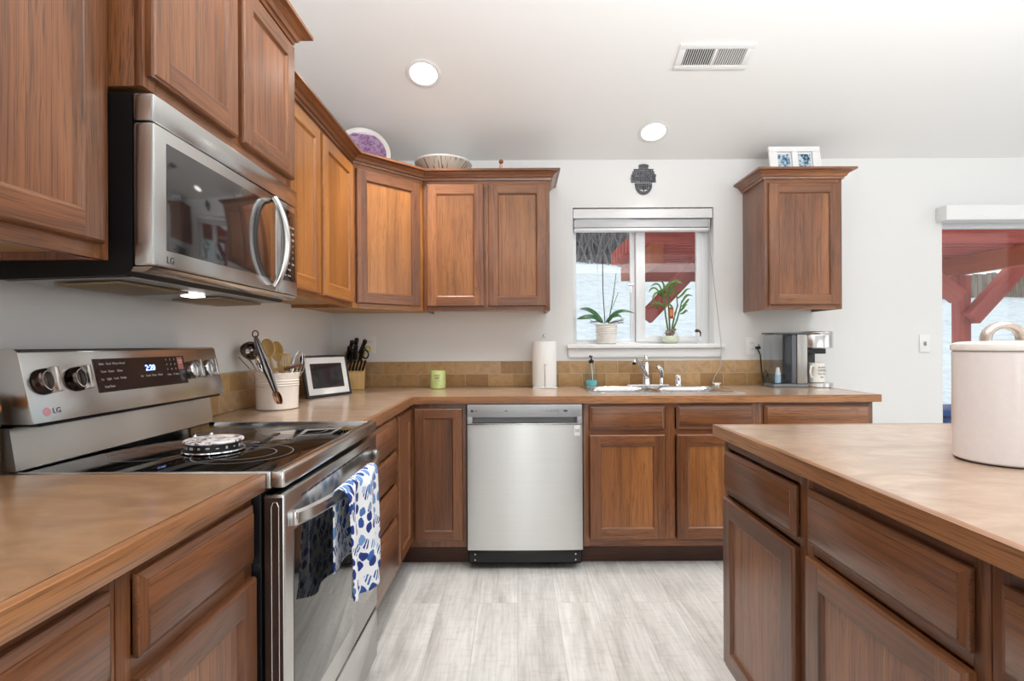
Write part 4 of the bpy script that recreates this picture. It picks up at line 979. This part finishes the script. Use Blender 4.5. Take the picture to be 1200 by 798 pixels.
b = MB(); b.box(L0 - .006, Hx + .03, -.066, .066, .326, .337, .004); b.build('top_lid', simple('slate_lid', srgb(84, 88, 98), .35), t)
b = MB(); b.box(L0, -.03, -.06, .06, .022, .325, .012); tk = b.build('water_tank', GLASSC, t)
b = MB(); b.box(-.03, -.001, -.058, .058, .022, .325, .004); b.build('tank_bracket', simple('slate_bracket', srgb(92, 96, 104), .35), t)
b = MB(); b.box(L0 + .004, -.034, -.056, .056, .026, .075, .004); b.build('water', glass('water', (.72, .84, .94, 1), 1), tk)
b = MB(); b.lathe([(0, .025), (.018, .025), (.016, .08), (.009, .12), (0, .12)], 20, (L0 / 2 - .01, 0, 0)); b.build('tank_filter', PLAS, tk)
mp_ = (xb0 + hc - .003, cy0 - .012, CT + .0290)
t = thing('coffee_mug', 'white mug with dark printed words under the coffee maker spout', 'mug', mp_)
mr_ = .0475
b = MB(); b.lathe([(0, 0), (mr_ - .004, 0), (mr_, .004), (mr_, .118), (mr_ - .002, .12), (mr_ - .004, .118), (mr_ - .004, .008), (0, .006)], 40); b.build('mug_body', WHITE, t)
b = MB(); b.tube([(-mr_ * .72, -mr_ * .62, .1), (-mr_ - .010, -mr_ * .62 - .022, .103), (-mr_ - .024, -mr_ * .62 - .032, .07), (-mr_ - .014, -mr_ * .62 - .024, .036), (-mr_ * .72, -mr_ * .62, .028)], .0055, 10); b.build('mug_handle', WHITE, t)
for k, s_ in enumerate(('but first', 'COFFEE', 'then the', 'day')):
    text('lettering', s_, .0165 if k != 1 else .019, GLYPHD, t, FR(.008, -mr_ - .0004, .094 - k * .02), sx=.8)

def outlet(name, label, cat, x, z, gangs, kinds, y=YW):
    t = thing(name, label, cat, (x, y - .0005, z)); w = .035 + .0225 * (gangs - 1)
    b = MB(); b.box(-w, w, -.006, 0, -.058, .058, .003); b.build('cover_plate', PLAS, t)
    for i, k in enumerate(kinds):
        ox = (i - (gangs - 1) / 2) * .046
        if k == 'o':
            for oz in (-.02, .02):
                b = MB(); b.box(ox - .015, ox + .015, -.008, -.006, oz - .014, oz + .014, .002); s = b.build('socket', PLAS, t)
                b = MB(); b.box(ox - .007, ox - .005, -.0085, -.0079, oz - .004, oz + .006); b.box(ox + .005, ox + .007, -.0085, -.0079, oz - .004, oz + .006); b.cyl((ox, -.008, oz - .008), .0018, -.0005, .0005, 8); b.build('slot', GREY, s)
        else:
            b = MB(); b.box(ox - .0055, ox + .0055, -.016, -.006, -.012, .012, .003); b.build('toggle', simple('toggle_grey', srgb(150, 150, 150), .4) if k == 's' else PLAS, t)
    return t
p = at(884, 405.5, YW); outlet('wall_outlet', 'white double outlet plate on the wall left of the coffee maker', 'outlet', p.x, p.z, 2, 'os')
p = at(1083, 402.5, YW); outlet('light_switch', 'white light switch on the bare wall right of the wall cabinet', 'light switch', p.x, p.z, 1, 's')
p = at(434, 404, YW); outlet('wall_outlet', 'white outlet half hidden behind the knife block', 'outlet', p.x, p.z, 1, 'o')
t = thing('power_cord', 'black plug and cord hanging from the wall outlet to the coffee maker', 'cord', (at(884, 408, YW).x, YW - .01, at(884, 408, YW).z))
q0 = t.location
b = MB(); b.box(-.002, .026, -.028, -.001, -.006, .012, .004); b.build('plug', BLK, t)
pts = [at(888, 409, 3.44), at(891, 416, 3.44), at(892, 428, 3.44), at(893, 438, 3.43), at(896, 445, 3.42), at(900, 440, 3.42), at(897, 434, 3.42), at(893, 440, 3.42), at(895, 447, 3.41), at(900, 451.5, 3.39)]
b = MB(); b.tube([p_ - q0 for p_ in pts], .0045, 8); b.build('cable', BLK, t)

# ---------------------------------------------------------------- window sill things
ZS = WZ0 + .0002
pp = at(710.5, 400, 3.50); P0 = Vector((pp.x, 3.50, ZS))
t = thing('flower_pot', 'white ribbed round flower pot on the window sill', 'flower pot', P0)
b = MB(); pr = [(0, 0), (.058, 0), (.064, .004)]
for k in range(9): pr += [(.067 + k * .0007,   .010 + k * .0125), (.0640 + k * .0007, .016 + k * .0125)]
pr += [(.075, .128), (.073, .130), (.068, .128), (.066, .11), (0, .108)]
b.lathe(pr, 48); b.build('pot', WHITE, t)
o_root = thing('orchid', 'flowerless orchid with strap leaves and two bare stems in the white pot', 'orchid', P0 + Vector((0, 0, .11)))
def leafblade(b, pts, wd, n=14, curl=.15, nrm=Vector((0, 0, 1))):
    pts = [Vector(p) for p in pts]
    def bez(u):
        m = len(pts) - 1; i = min(int(u * m), m - 1); f = u * m - i
        p0, p1, p2, p3 = pts[max(i - 1, 0)], pts[i], pts[i + 1], pts[min(i + 2, m)]
        return .5 * ((2 * p1) + (p2 - p0) * f + (2 * p0 - 5 * p1 + 4 * p2 - p3) * f * f + (3 * p1 - p0 - 3 * p2 + p3) * f ** 3)
    def f(u, v):
        p = bez(u); d = (bez(min(1, u + .02)) - bez(max(0, u - .02))).normalized()
        s = d.cross(nrm); s = s.normalized() if s.length > 1e-3 else Vector((0, 1, 0)); up_ = s.cross(d)
        ww = wd * (math.sin(PI * min(1, u * .93 + .07)) ** .6) * (1 if u < .6 else 1 - ((u - .6) / .4) ** 2 * .75)
        k = (v - .5) * 2
        return p + s * k * ww + up_ * (k * k * ww * curl * 2)
    b.grid(f, n, 4)
def rel(px, py, Y, o): return at(px, py, Y) - o.location
for k, (pl, wd) in enumerate(((((706, 378, 3.49), (697, 368, 3.49), (688, 363, 3.48), (679, 362, 3.47)), .020), (((705, 378, 3.49), (695, 372, 3.46), (684, 372.5, 3.44), (676, 374, 3.44)), .019),
                              (((712, 378, 3.50), (720, 368, 3.50), (731, 364.5, 3.49), (744, 367, 3.48)), .014), (((710, 378, 3.50), (716, 372, 3.46), (724, 370, 3.44), (729, 372, 3.43)), .015))):
    b = MB(); leafblade(b, [rel(*q_, o_root) for q_ in pl], wd, nrm=Vector((.1, -.75, .65))); b.build('leaf', LEAF, o_root, solid=.002, angle=80)
b = MB(); b.tube([rel(709, 379, 3.50, o_root), rel(706.5, 340, 3.50, o_root), rel(706, 295, 3.50, o_root)], .0032, 8); b.build('stem', TWIG, o_root)
b = MB(); b.tube([rel(713, 379, 3.50, o_root), rel(716, 362, 3.50, o_root), rel(719, 345, 3.50, o_root), rel(722, 320, 3.50, o_root)], [.0035, .0035, .003, .002], 8); b.tube([rel(717, 362, 3.5, o_root), rel(721, 352, 3.5, o_root), rel(724.5, 343, 3.5, o_root)], .002, 6); b.build('stem', STALK, o_root)
for k in range(11):
    sgn = -1 if k < 4 else 1; x = 710.5 + sgn * 8; b = MB()
    pts = [rel(x - sgn * 6, 379, 3.49, o_root)]
    px_, py_ = x, 377.0
    for j in range(5):
        px_ += sgn * random.uniform(1.4, 3.2); py_ += random.uniform(-2.4, 2.2); pts.append(rel(px_, min(379, py_), 3.49 + random.uniform(-.03, .02), o_root))
    b.tube(pts, .0016, 6); b.build('air_root', TWIG, o_root)
pp = at(785.5, 400, 3.50); B0 = Vector((pp.x, 3.50, ZS))
t = thing('glass_vase', 'small round clear glass vase of pebbles holding the bamboo on the sill', 'vase', B0)
b = MB(); b.lathe([(0, .001), (.042, .001), (.055, .012), (.058, .03), (.052, .055), (.034, .082), (.030, .1), (.033, .11)], 32); b.build('vase_body', GLASSV, t, angle=60)
b = MB(); b.lathe([(0, .003), (.040, .003), (.053, .014), (.055, .03), (.050, .05), (0, .05)], 28); b.build('water', simple('cloudy_green_water', srgb(226, 230, 214), .2), t)
PEB = simple('brown_pebbles', srgb(150, 124, 108), .5, var=.4, bscale=40)
b = MB()
for k in range(60):
    a = random.uniform(0, 2 * PI); r = .034 * math.sqrt(random.random()); b.sphere((r * math.cos(a), r * math.sin(a), random.uniform(.054, .092)), random.uniform(.004, .008), 8)
o = b.build('pebbles', PEB, t); o['kind'] = 'stuff'
bam = thing('lucky_bamboo', 'lucky bamboo with bright green leaves growing from the glass vase', 'bamboo', B0 + Vector((0, 0, .06)))
stalks = [((783, 388), (780, 370), (778, 352), (776, 342)), ((785, 388), (784, 368), (783, 350), (784, 340)), ((787, 388), (790, 372), (794, 358), (793, 348)), ((788, 388), (793, 376), (797, 362), (799, 352))]
for st_ in stalks:
    b = MB(); b.tube([rel(x, y, 3.50 + random.uniform(-.01, .01), bam) for x, y in st_], [.006, .0055, .005, .003], 10); b.build('stalk', STALK, bam)
lv = [((778, 352), (770, 340), (764, 338), (760, 343)), ((778, 350), (773, 336), (768, 333), (762, 336)), ((777, 345), (778, 336), (775, 330), (771, 329)), ((777, 345), (783, 334), (790, 330), (797, 329)),
      ((784, 342), (790, 335), (795, 331), (800, 332)), ((784, 342), (786, 334), (791, 329), (795, 328)), ((779, 358), (770, 355), (766, 356), (762, 359)), ((779, 360), (772, 358), (768, 360), (764, 358)),
      ((794, 350), (800, 345), (804, 340), (810, 338)), ((794, 350), (791, 342), (788, 340), (785, 343)), ((798, 356), (803, 348), (807, 346), (812, 347)), ((798, 360), (803, 356), (806, 352), (808, 350)),
      ((796, 366), (800, 362), (803, 358), (806, 357)), ((776, 345), (770, 343), (766, 347), (764, 352)), ((778, 348), (782, 342), (786, 345), (788, 350)), ((797, 368), (801, 367), (804, 364), (806, 365)),
      ((784, 345), (778, 340), (773, 342), (769, 347)), ((790, 368), (787, 360), (784, 357), (781, 358))]
for lf in lv:
    y_ = 3.50 + random.uniform(-.04, .02); b = MB(); leafblade(b, [rel(x, y, 3.5 + (y_ - 3.5) * i / 3, bam) for i, (x, y) in enumerate(lf)], .0075, 10, .3, Vector((random.uniform(-.3, .3), -.9, .5))); b.build('leaf', LEAFB, bam, angle=80, solid=.0006)
ctr = at(786.5, 367, 3.455)
o = thing('gift_tag', 'small red and gold tag tied round the bamboo stalks', 'tag', ctr)
b = MB(); b.box(-.014, .014, -.004, .004, -.035, .038, .002); b.build('card', simple('red_card', srgb(150, 52, 34), .4), o)
b = MB(); b.box(-.0095, .0095, -.0052, -.0041, -.02, .024, 0); b.build('gold_print', simple('gold_print', srgb(206, 130, 60), .35), o)
b = MB(); b.box(.0145, .019, -.003, .003, -.03, .036, .001); b.build('white_edge', PLAS, o)
pp = at(817.5, 400, 3.49)
o = thing('bird_figurine', 'tiny dark-headed bird figurine on a metal stand at the right end of the sill', 'figurine', Vector((pp.x, 3.49, ZS)))
b = MB(); b.lathe([(0, 0), (.011, 0), (.011, .003), (.003, .006), (0, .006)], 20); b.build('stand', CHROME, o)
b = MB(); b.tube([(0, 0, .005), (.001, 0, .03)], .0022, 8); b.build('legs', CHROME, o)
b = MB(); b.sphere((.003, 0, .055), .016, 16, (.75, .75, 1.5)); b.build('breast', PLAS, o)
b = MB(); b.sphere((-.004, -.001, .083), .012, 14, (1.15, 1, .95)); b.tube([(-.014, -.004, .083), (-.024, -.006, .078)], [.004, .001], 8); b.tube([(.006, 0, .085), (.018, .0, .07), (.020, 0, .045)], [.009, .007, .003], 8); b.build('head_and_wing', simple('dark_brown_paint', srgb(60, 40, 36), .4), o)

# blind
t = thing('window_blind', 'white horizontal blind raised to the top of the kitchen window', 'blind', (WX0 + .003, 3.50, WZ1)); R_ = t.location
bx0, bx1 = WX0 + .004, WX1 - .004
b = MB(); b.box(bx0, bx1, 3.484, 3.496, WZ1 - .068, WZ1 - .006, .004); b.build('valance', TRIMW, t, rel=R_)
b = MB(); b.box(bx0 + .005, bx1 - .005, 3.497, 3.55, WZ1 - .05, WZ1 - .004, .002); b.build('headrail', TRIMW, t, rel=R_)
for k in range(12):
    z = WZ1 - .076 - k * .0042; dx_ = random.uniform(-.002, .002)
    b = MB(); b.box(bx0 + .008 + dx_, bx1 - .012 + dx_, 3.497, 3.548, z - .0013, z + .0013, 0); b.build('slat', VINYL, t, rel=R_)
b = MB(); b.box(bx0 + .008, bx1 - .012, 3.496, 3.55, WZ1 - .149, WZ1 - .13, .004); b.build('bottom_rail', TRIMW, t, rel=R_)
b = MB()
for fx_ in (.12, .37, .62, .86): 
    x = bx0 + (bx1 - bx0) * fx_
    b.tube([(x, 3.4955, WZ1 - .07), (x + .01, 3.492, WZ1 - .1), (x - .006, 3.4945, WZ1 - .135)], .0012, 6)
b.build('ladder_cord', TRIMW, t, rel=R_)
b = MB(); b.tube([Vector((bx1 - .03, 3.48, WZ1 - .07)), at(833, 300, 3.46), at(839, 350, 3.44), at(845, 402, 3.425), at(845, 420, 3.45), at(843, 432, 3.45), at(838, 440, 3.44), at(835, 449, 3.43)], .0022, 6); b.build('pull_cord', simple('grey_cord', srgb(170, 170, 168), .6), t, rel=R_)
o = thing('cord_cleat', 'small white plastic cleat lying behind the sink at the end of the blind cord', 'cleat', (at(840, 448, 3.43).x, 3.43, CT + .0005))
b = MB(); b.box(-.016, .016, -.01, .01, 0, .012, .003); b.box(-.028, .028, -.004, .004, .012, .017, .002); b.build('cleat_body', PLAS, o)

# wall plaque of cut metal words
pc = at(754, 210.5, YW); t = thing('wall_plaque', 'small dark metal word-art plaque on the wall above the window', 'plaque', (pc.x, YW - .004, pc.z))
PEW = simple('dark_pewter', srgb(82, 82, 88), .5, .3)
rows_ = [(-.028, .03, .078, .013), (-.058, .06, .060, .013), (-.066, .066, .042, .013), (-.074, .075, .024, .014), (-.076, .072, .006, .014), (-.074, .074, -.012, .014), (-.052, .05, -.032, .012)]
b = MB()
for x0, x1, z, hh in rows_:
    b.box(x0, x1, -.003, 0, z + hh / 2 - .003, z + hh / 2 + .001, 0); b.box(x0, x1, -.003, 0, z - hh / 2 - .001, z - hh / 2 + .002, 0)
n = 16
b.prism([(.032 * math.cos(PI * i / n), .088 + .012 * math.sin(PI * i / n)) for i in range(n + 1)], -.003, 0, 'y')
arc = [(.05 * math.cos(-PI * i / n), -.04 + .06 * math.sin(-PI * i / n)) for i in range(n + 1)] + [(.036 * math.cos(-PI * i / n), -.04 + .04 * math.sin(-PI * i / n)) for i in range(n, -1, -1)]
for i in range(n):
    A_ = [arc[i], arc[i + 1], arc[2 * n + 2 - i - 2], arc[2 * n + 2 - i - 1]]
    b.prism(A_, -.003, 0, 'y')
b.box(-.003, .003, -.0025, 0, -.08, -.04)
for k in range(7): b.box(-.036 + k * .011, -.03 + k * .011, -.0025, 0, -.045 - .022 * math.sin(PI * (k + .5) / 7), -.04 + .0)
b.box(-.04, .04, -.0025, 0, -.052, -.046); b.box(-.034, .034, -.0025, 0, -.066, -.06)
pk = b.build('plaque_frame', PEW, t); pk.scale = (1.1, 1, 1)
b = MB()
for x0, x1, z, hh in rows_:
    x = x0
    while x < x1 - .004:
        wd = random.choice((.006, .007, .009)); b.box(x, x + .0038, -.0032, 0, z - hh / 2, z + hh / 2)
        if random.random() < .75: b.box(x, min(x + wd, x1), -.0032, 0, z - .0012 + random.choice((-.003, 0, .003)), z + .0012)
        x += wd + .0015
pk = b.build('cut_lettering', PEW, t); pk.scale = (1.1, 1, 1)

# ---------------------------------------------------------------- on top of the wall cabinets
def purple():
    m, N, L, P = newmat('purple_glazed_print'); tc = N.new('ShaderNodeTexCoord')
    n = noise(N, L, tc.outputs['Object'], 26, 6, .75, 2.2)
    L.new(ramp(N, L, n, [(.36, srgb(96, 48, 92)), (.47, srgb(146, 100, 146)), (.56, srgb(180, 150, 184)), (.7, srgb(140, 134, 190))]), P.inputs['Base Color'])
    P.inputs['Roughness'].default_value = .12; P.inputs['Coat Weight'].default_value = .5; return m
PL = Vector((-.905, 3.16, UT + .004))
t = thing('decorative_plate', 'round purple plate with white rim standing on the corner cabinet', 'plate', PL, .35)
pr_ = .158
MP = Matrix.Translation((0, 0, pr_)) @ Matrix.Rotation(PI / 2 - .2, 4, 'X')
b = MB(); b.lathe([(pr_ * .84, .016), (pr_ * .97, .024), (pr_, .022), (pr_ * .97, .016), (pr_ * .8, .002), (0, -.006)], 56, M=MP); b.build('rim', WHITE, t)
b = MB(); b.lathe([(0, .0), (pr_ * .5, .002), (pr_ * .72, .007), (pr_ * .84, .0165)], 56, M=MP); b.build('plate_centre', purple(), t)
t = thing('serving_bowl', 'wide beige bowl with dark painted strokes on top of the back wall cabinet', 'bowl', (at(519.5, 185, 3.29).x, 3.29, UT + .001))
br_, bh = .176, .142
def strokes():
    m, N, L, P = newmat('painted_stroke_ceramic'); tc = N.new('ShaderNodeTexCoord'); sp = N.new('ShaderNodeSeparateXYZ'); L.new(tc.outputs['Object'], sp.inputs[0])
    at2 = N.new('ShaderNodeMath'); at2.operation = 'ARCTAN2'; L.new(sp.outputs[1], at2.inputs[0]); L.new(sp.outputs[0], at2.inputs[1])
    cb = N.new('ShaderNodeCombineXYZ'); L.new(at2.outputs[0], cb.inputs[0]); L.new(sp.outputs[2], cb.inputs[2])
    n = noise(N, L, vmath(N, L, 'MULTIPLY', cb.outputs[0], (13, 1, 9)), 1, 2, .5)
    L.new(ramp(N, L, n, [(.37, srgb(50, 44, 44)), (.42, srgb(204, 196, 182)), (.6, srgb(214, 206, 194))]), P.inputs['Base Color']); P.inputs['Roughness'].default_value = .3; return m
b = MB(); b.lathe([(0, 0), (.05, 0), (.052, .010), (.08, .035), (.115, .07), (.152, .108), (br_ - .004, bh - .01)], 56); b.build('bowl_body', strokes(), t, angle=60)
b = MB(); b.lathe([(br_ - .004, bh - .0099), (br_ + .002, bh - .004), (br_ + .001, bh), (br_ - .006, bh), (.145, .115), (.1, .07), (.06, .04), (0, .03)], 56); b.build('bowl_inside', WHITE, t, angle=60)
t = thing('clay_figurine', 'tiny terracotta figurine on top of the back wall cabinet near its right end', 'figurine', (at(587, 190, 3.25).x, 3.25, UT + .001))
b = MB(); b.lathe([(0, 0), (.02, 0), (.022, .01), (.014, .06), (.010, .11), (.006, .125), (0, .126)], 20); b.build('figure_body', simple('pink_clay', srgb(212, 160, 136), .7), t)
b = MB(); b.sphere((.001, 0, .140), .014, 14); b.tube([(.003, 0, .142), (.016, -.002, .138)], [.006, .002], 8); b.build('figure_head', simple('dark_clay', srgb(150, 84, 66), .7), t)
pf = at(931, 183, 3.27); t = thing('picture_frame', 'white double picture frame with two blue photos on the right wall cabinet', 'picture frame', (pf.x, 3.235, UT + .003))
lean = Matrix.Rotation(-.16, 4, 'X'); hh = .235; hw = .158
b = MB()
for x0, x1, z0, z1 in ((-hw, hw, 0, .055), (-hw, hw, hh - .034, hh), (-hw, -hw + .05, .055, hh - .034), (hw - .05, hw, .055, hh - .034), (-.018, .018, .055, hh - .034)): b.box(x0, x1, 0, .018, z0, z1, .004, M=lean)
b.build('frame', TRIMW, t)
b = MB(); b.box(-hw + .03, hw - .03, .014, .0175, .05, hh - .03, 0, M=lean); b.build('mat_board', PLAS, t)
PH = marble('blue_photo', srgb(44, 74, 100), srgb(110, 150, 180), srgb(206, 214, 214), 30)
for x0, x1 in ((-.100, -.026), (.026, .100)):
    b = MB(); b.box(x0, x1, .012, .0138, .065, hh - .046, 0, M=lean); b.build('photo', PH, t)

# ---------------------------------------------------------------- canister on the island
t = thing('canister', 'large white lidded canister with arched handle on the island', 'canister', (1.125, 1.225, CT + .0005))
CAN = simple('blush_white_enamel', srgb(232, 226, 226), .22, coat=.4)
b = MB(); R1 = .0945
b.lathe([(0, 0.002), (R1 - .006, 0.002), (R1 - .001, .006), (R1, .012), (R1, .250), (R1 - .004, .254), (0, .254)], 72); b.build('canister_body', CAN, t)
b = MB(); b.lathe([(0, 0), (R1 - .007, 0), (R1 - .004, .002), (0, .002)], 48); b.build('base_ring', BLK, t)
b = MB(); b.lathe([(0, .255), (R1 + .002, .255), (R1 + .003, .261), (R1 + .001, .270), (R1 - .012, .275), (0, .279)], 72); b.build('lid', WHITE, t)
b = MB(); n = 22
pts = [(-.042 * math.cos(PI * i / n) * (1.0), 0, (.275 + .038 * math.sin(PI * i / n) ** .8)) for i in range(n + 1)]
b.tube(pts, .009, 12, up=(0, 1, 0), flat=1.6); b.build('lid_handle', simple('warm_metal_handle', srgb(196, 182, 172), .25, .6), t)

# ---------------------------------------------------------------- outdoors
SNOW, N_, L_n, P_ = newmat('patchy_snow')
tc_ = N_.new('ShaderNodeTexCoord'); sv = vmath(N_, L_n, 'MULTIPLY', tc_.outputs['Object'], (2.2, 3.4, 2)); sn = noise(N_, L_n, sv, 1.6, 7, .72)
L_n.new(ramp(N_, L_n, sn, [(.3, srgb(150, 156, 160)), (.38, srgb(206, 216, 224)), (.6, srgb(232, 238, 242))]), P_.inputs['Base Color']); P_.inputs['Roughness'].default_value = .9
b = MB()
def gz(x, y): 
    r = max(0, y - 6.2); k = .305 - .008 * max(0, min(12, x - 2)); k = max(.2, k)
    return -.2 + r * k * min(1, .35 + r * .12) / 1.0 + .04 * math.sin(x * 1.3 + y * .7) * min(1, r)
b.grid(lambda u, v: (-20 + 60 * u, 3.66 + 26 * v, gz(-20 + 60 * u, 3.66 + 26 * v)), 90, 50)
o = b.build('snowy_ground', SNOW, angle=80); tag(o, 'snow-covered slope rising behind the house outside the windows', 'snow'); struct(o)
PZ = 1.753
t = thing('pergola', 'red-stained timber pergola outside the window and patio door', 'pergola', (1.0, 3.9, -.2)); R_ = Vector((1.0, 3.9, -.2))
for bx in (1.0, 3.75):
    b = MB(); b.box(bx - .045, bx + .045, 3.75, 4.83, PZ, PZ + .145, .004, 'y'); b.build('beam', RUST, t, rel=R_)
for bx, py_ in ((1.035, 4.5), (3.79, 4.52)):
    b = MB(); b.box(bx - .047, bx + .047, py_ - .047, py_ + .047, gz(bx, py_) - .05, PZ - .001, .005, 'z'); b.build('post', RED, t, rel=R_)
for (xa, za), (xb_, zb_) in (((1.08, 1.40), (1.56, 1.90)), ((3.80, 1.38), (4.28, 1.90)), ((3.70, 1.56), (3.42, 1.78))):
    d = Vector((xb_ - xa, 0, zb_ - za)); L_ = d.length; ang = math.atan2(d.z, d.x)
    b = MB(); b.box(0, L_, -.045, .045, -.06, .06, .004, 'x', M=Matrix.Translation((xa, 4.44, za)) @ Matrix.Rotation(-ang, 4, 'Y')); b.build('brace', RED, t, rel=R_)
b = MB(); b.box(1.05, 3.70, 4.80, 4.84, PZ - .005, PZ + .145, .004, 'x'); b.build('end_beam', RED, t, rel=R_)
for k in range(9):
    y = 3.80 + k * .126
    b = MB(); b.box(.87, 3.93, y, y + .04, PZ + .148, PZ + .262, .004, 'x'); b.build('rafter', RED, t, rel=R_)
t = thing('wooden_fence', 'weathered plank fence at the top of the snowy slope', 'fence', (14, 21, gz(16, 21))); 
b = MB()
for k in range(54):
    x = k * .19 - 2; zz = gz(14 + x, 21) - gz(16, 21); b.box(x, x + .17, 0, .03, zz + .02, zz + .95 + random.uniform(-.04, .04), 0, 'z')
b.build('planks', FENCE, t)
b = MB(); b.box(-2, 8.2, .031, .09, .1, .2, 0, 'x'); b.build('rail', FENCE, t)
b = MB()
for k in range(2600):
    x = random.uniform(-2, 12); y = random.uniform(22, 28); z = gz(x, y) - .05; p = Vector((x, y, z)); hgt = random.uniform(.5, 2.4); dr_ = Vector((random.uniform(-.4, .4), random.uniform(-.3, .3), 1)).normalized()
    b.tube([p, p + dr_ * hgt * .5, p + dr_ * hgt + Vector((random.uniform(-.3, .3), 0, 0))], [.05, .035, .015], 4, cap=False)
o = b.build('hillside_brush', BRUSH, angle=80); tag(o, 'grey-brown bare brush along the top of the snowy hill', 'brush'); o['kind'] = 'stuff'
q = at(1112, 487, 4.05); t = thing('storage_tote', 'blue plastic tote standing outside the patio door', 'tote', (q.x, 4.05, gz(q.x, 4.05) + .02))
hgt = at(1112, 477, 4.05).z - t.location.z
b = MB(); b.box(-.25, .25, -.18, .18, 0, hgt - .05, .03); b.build('tub', BLUEP, t)
b = MB(); b.box(-.27, .27, -.2, .2, hgt - .049, hgt, .012); b.build('lid', BLUEP, t)
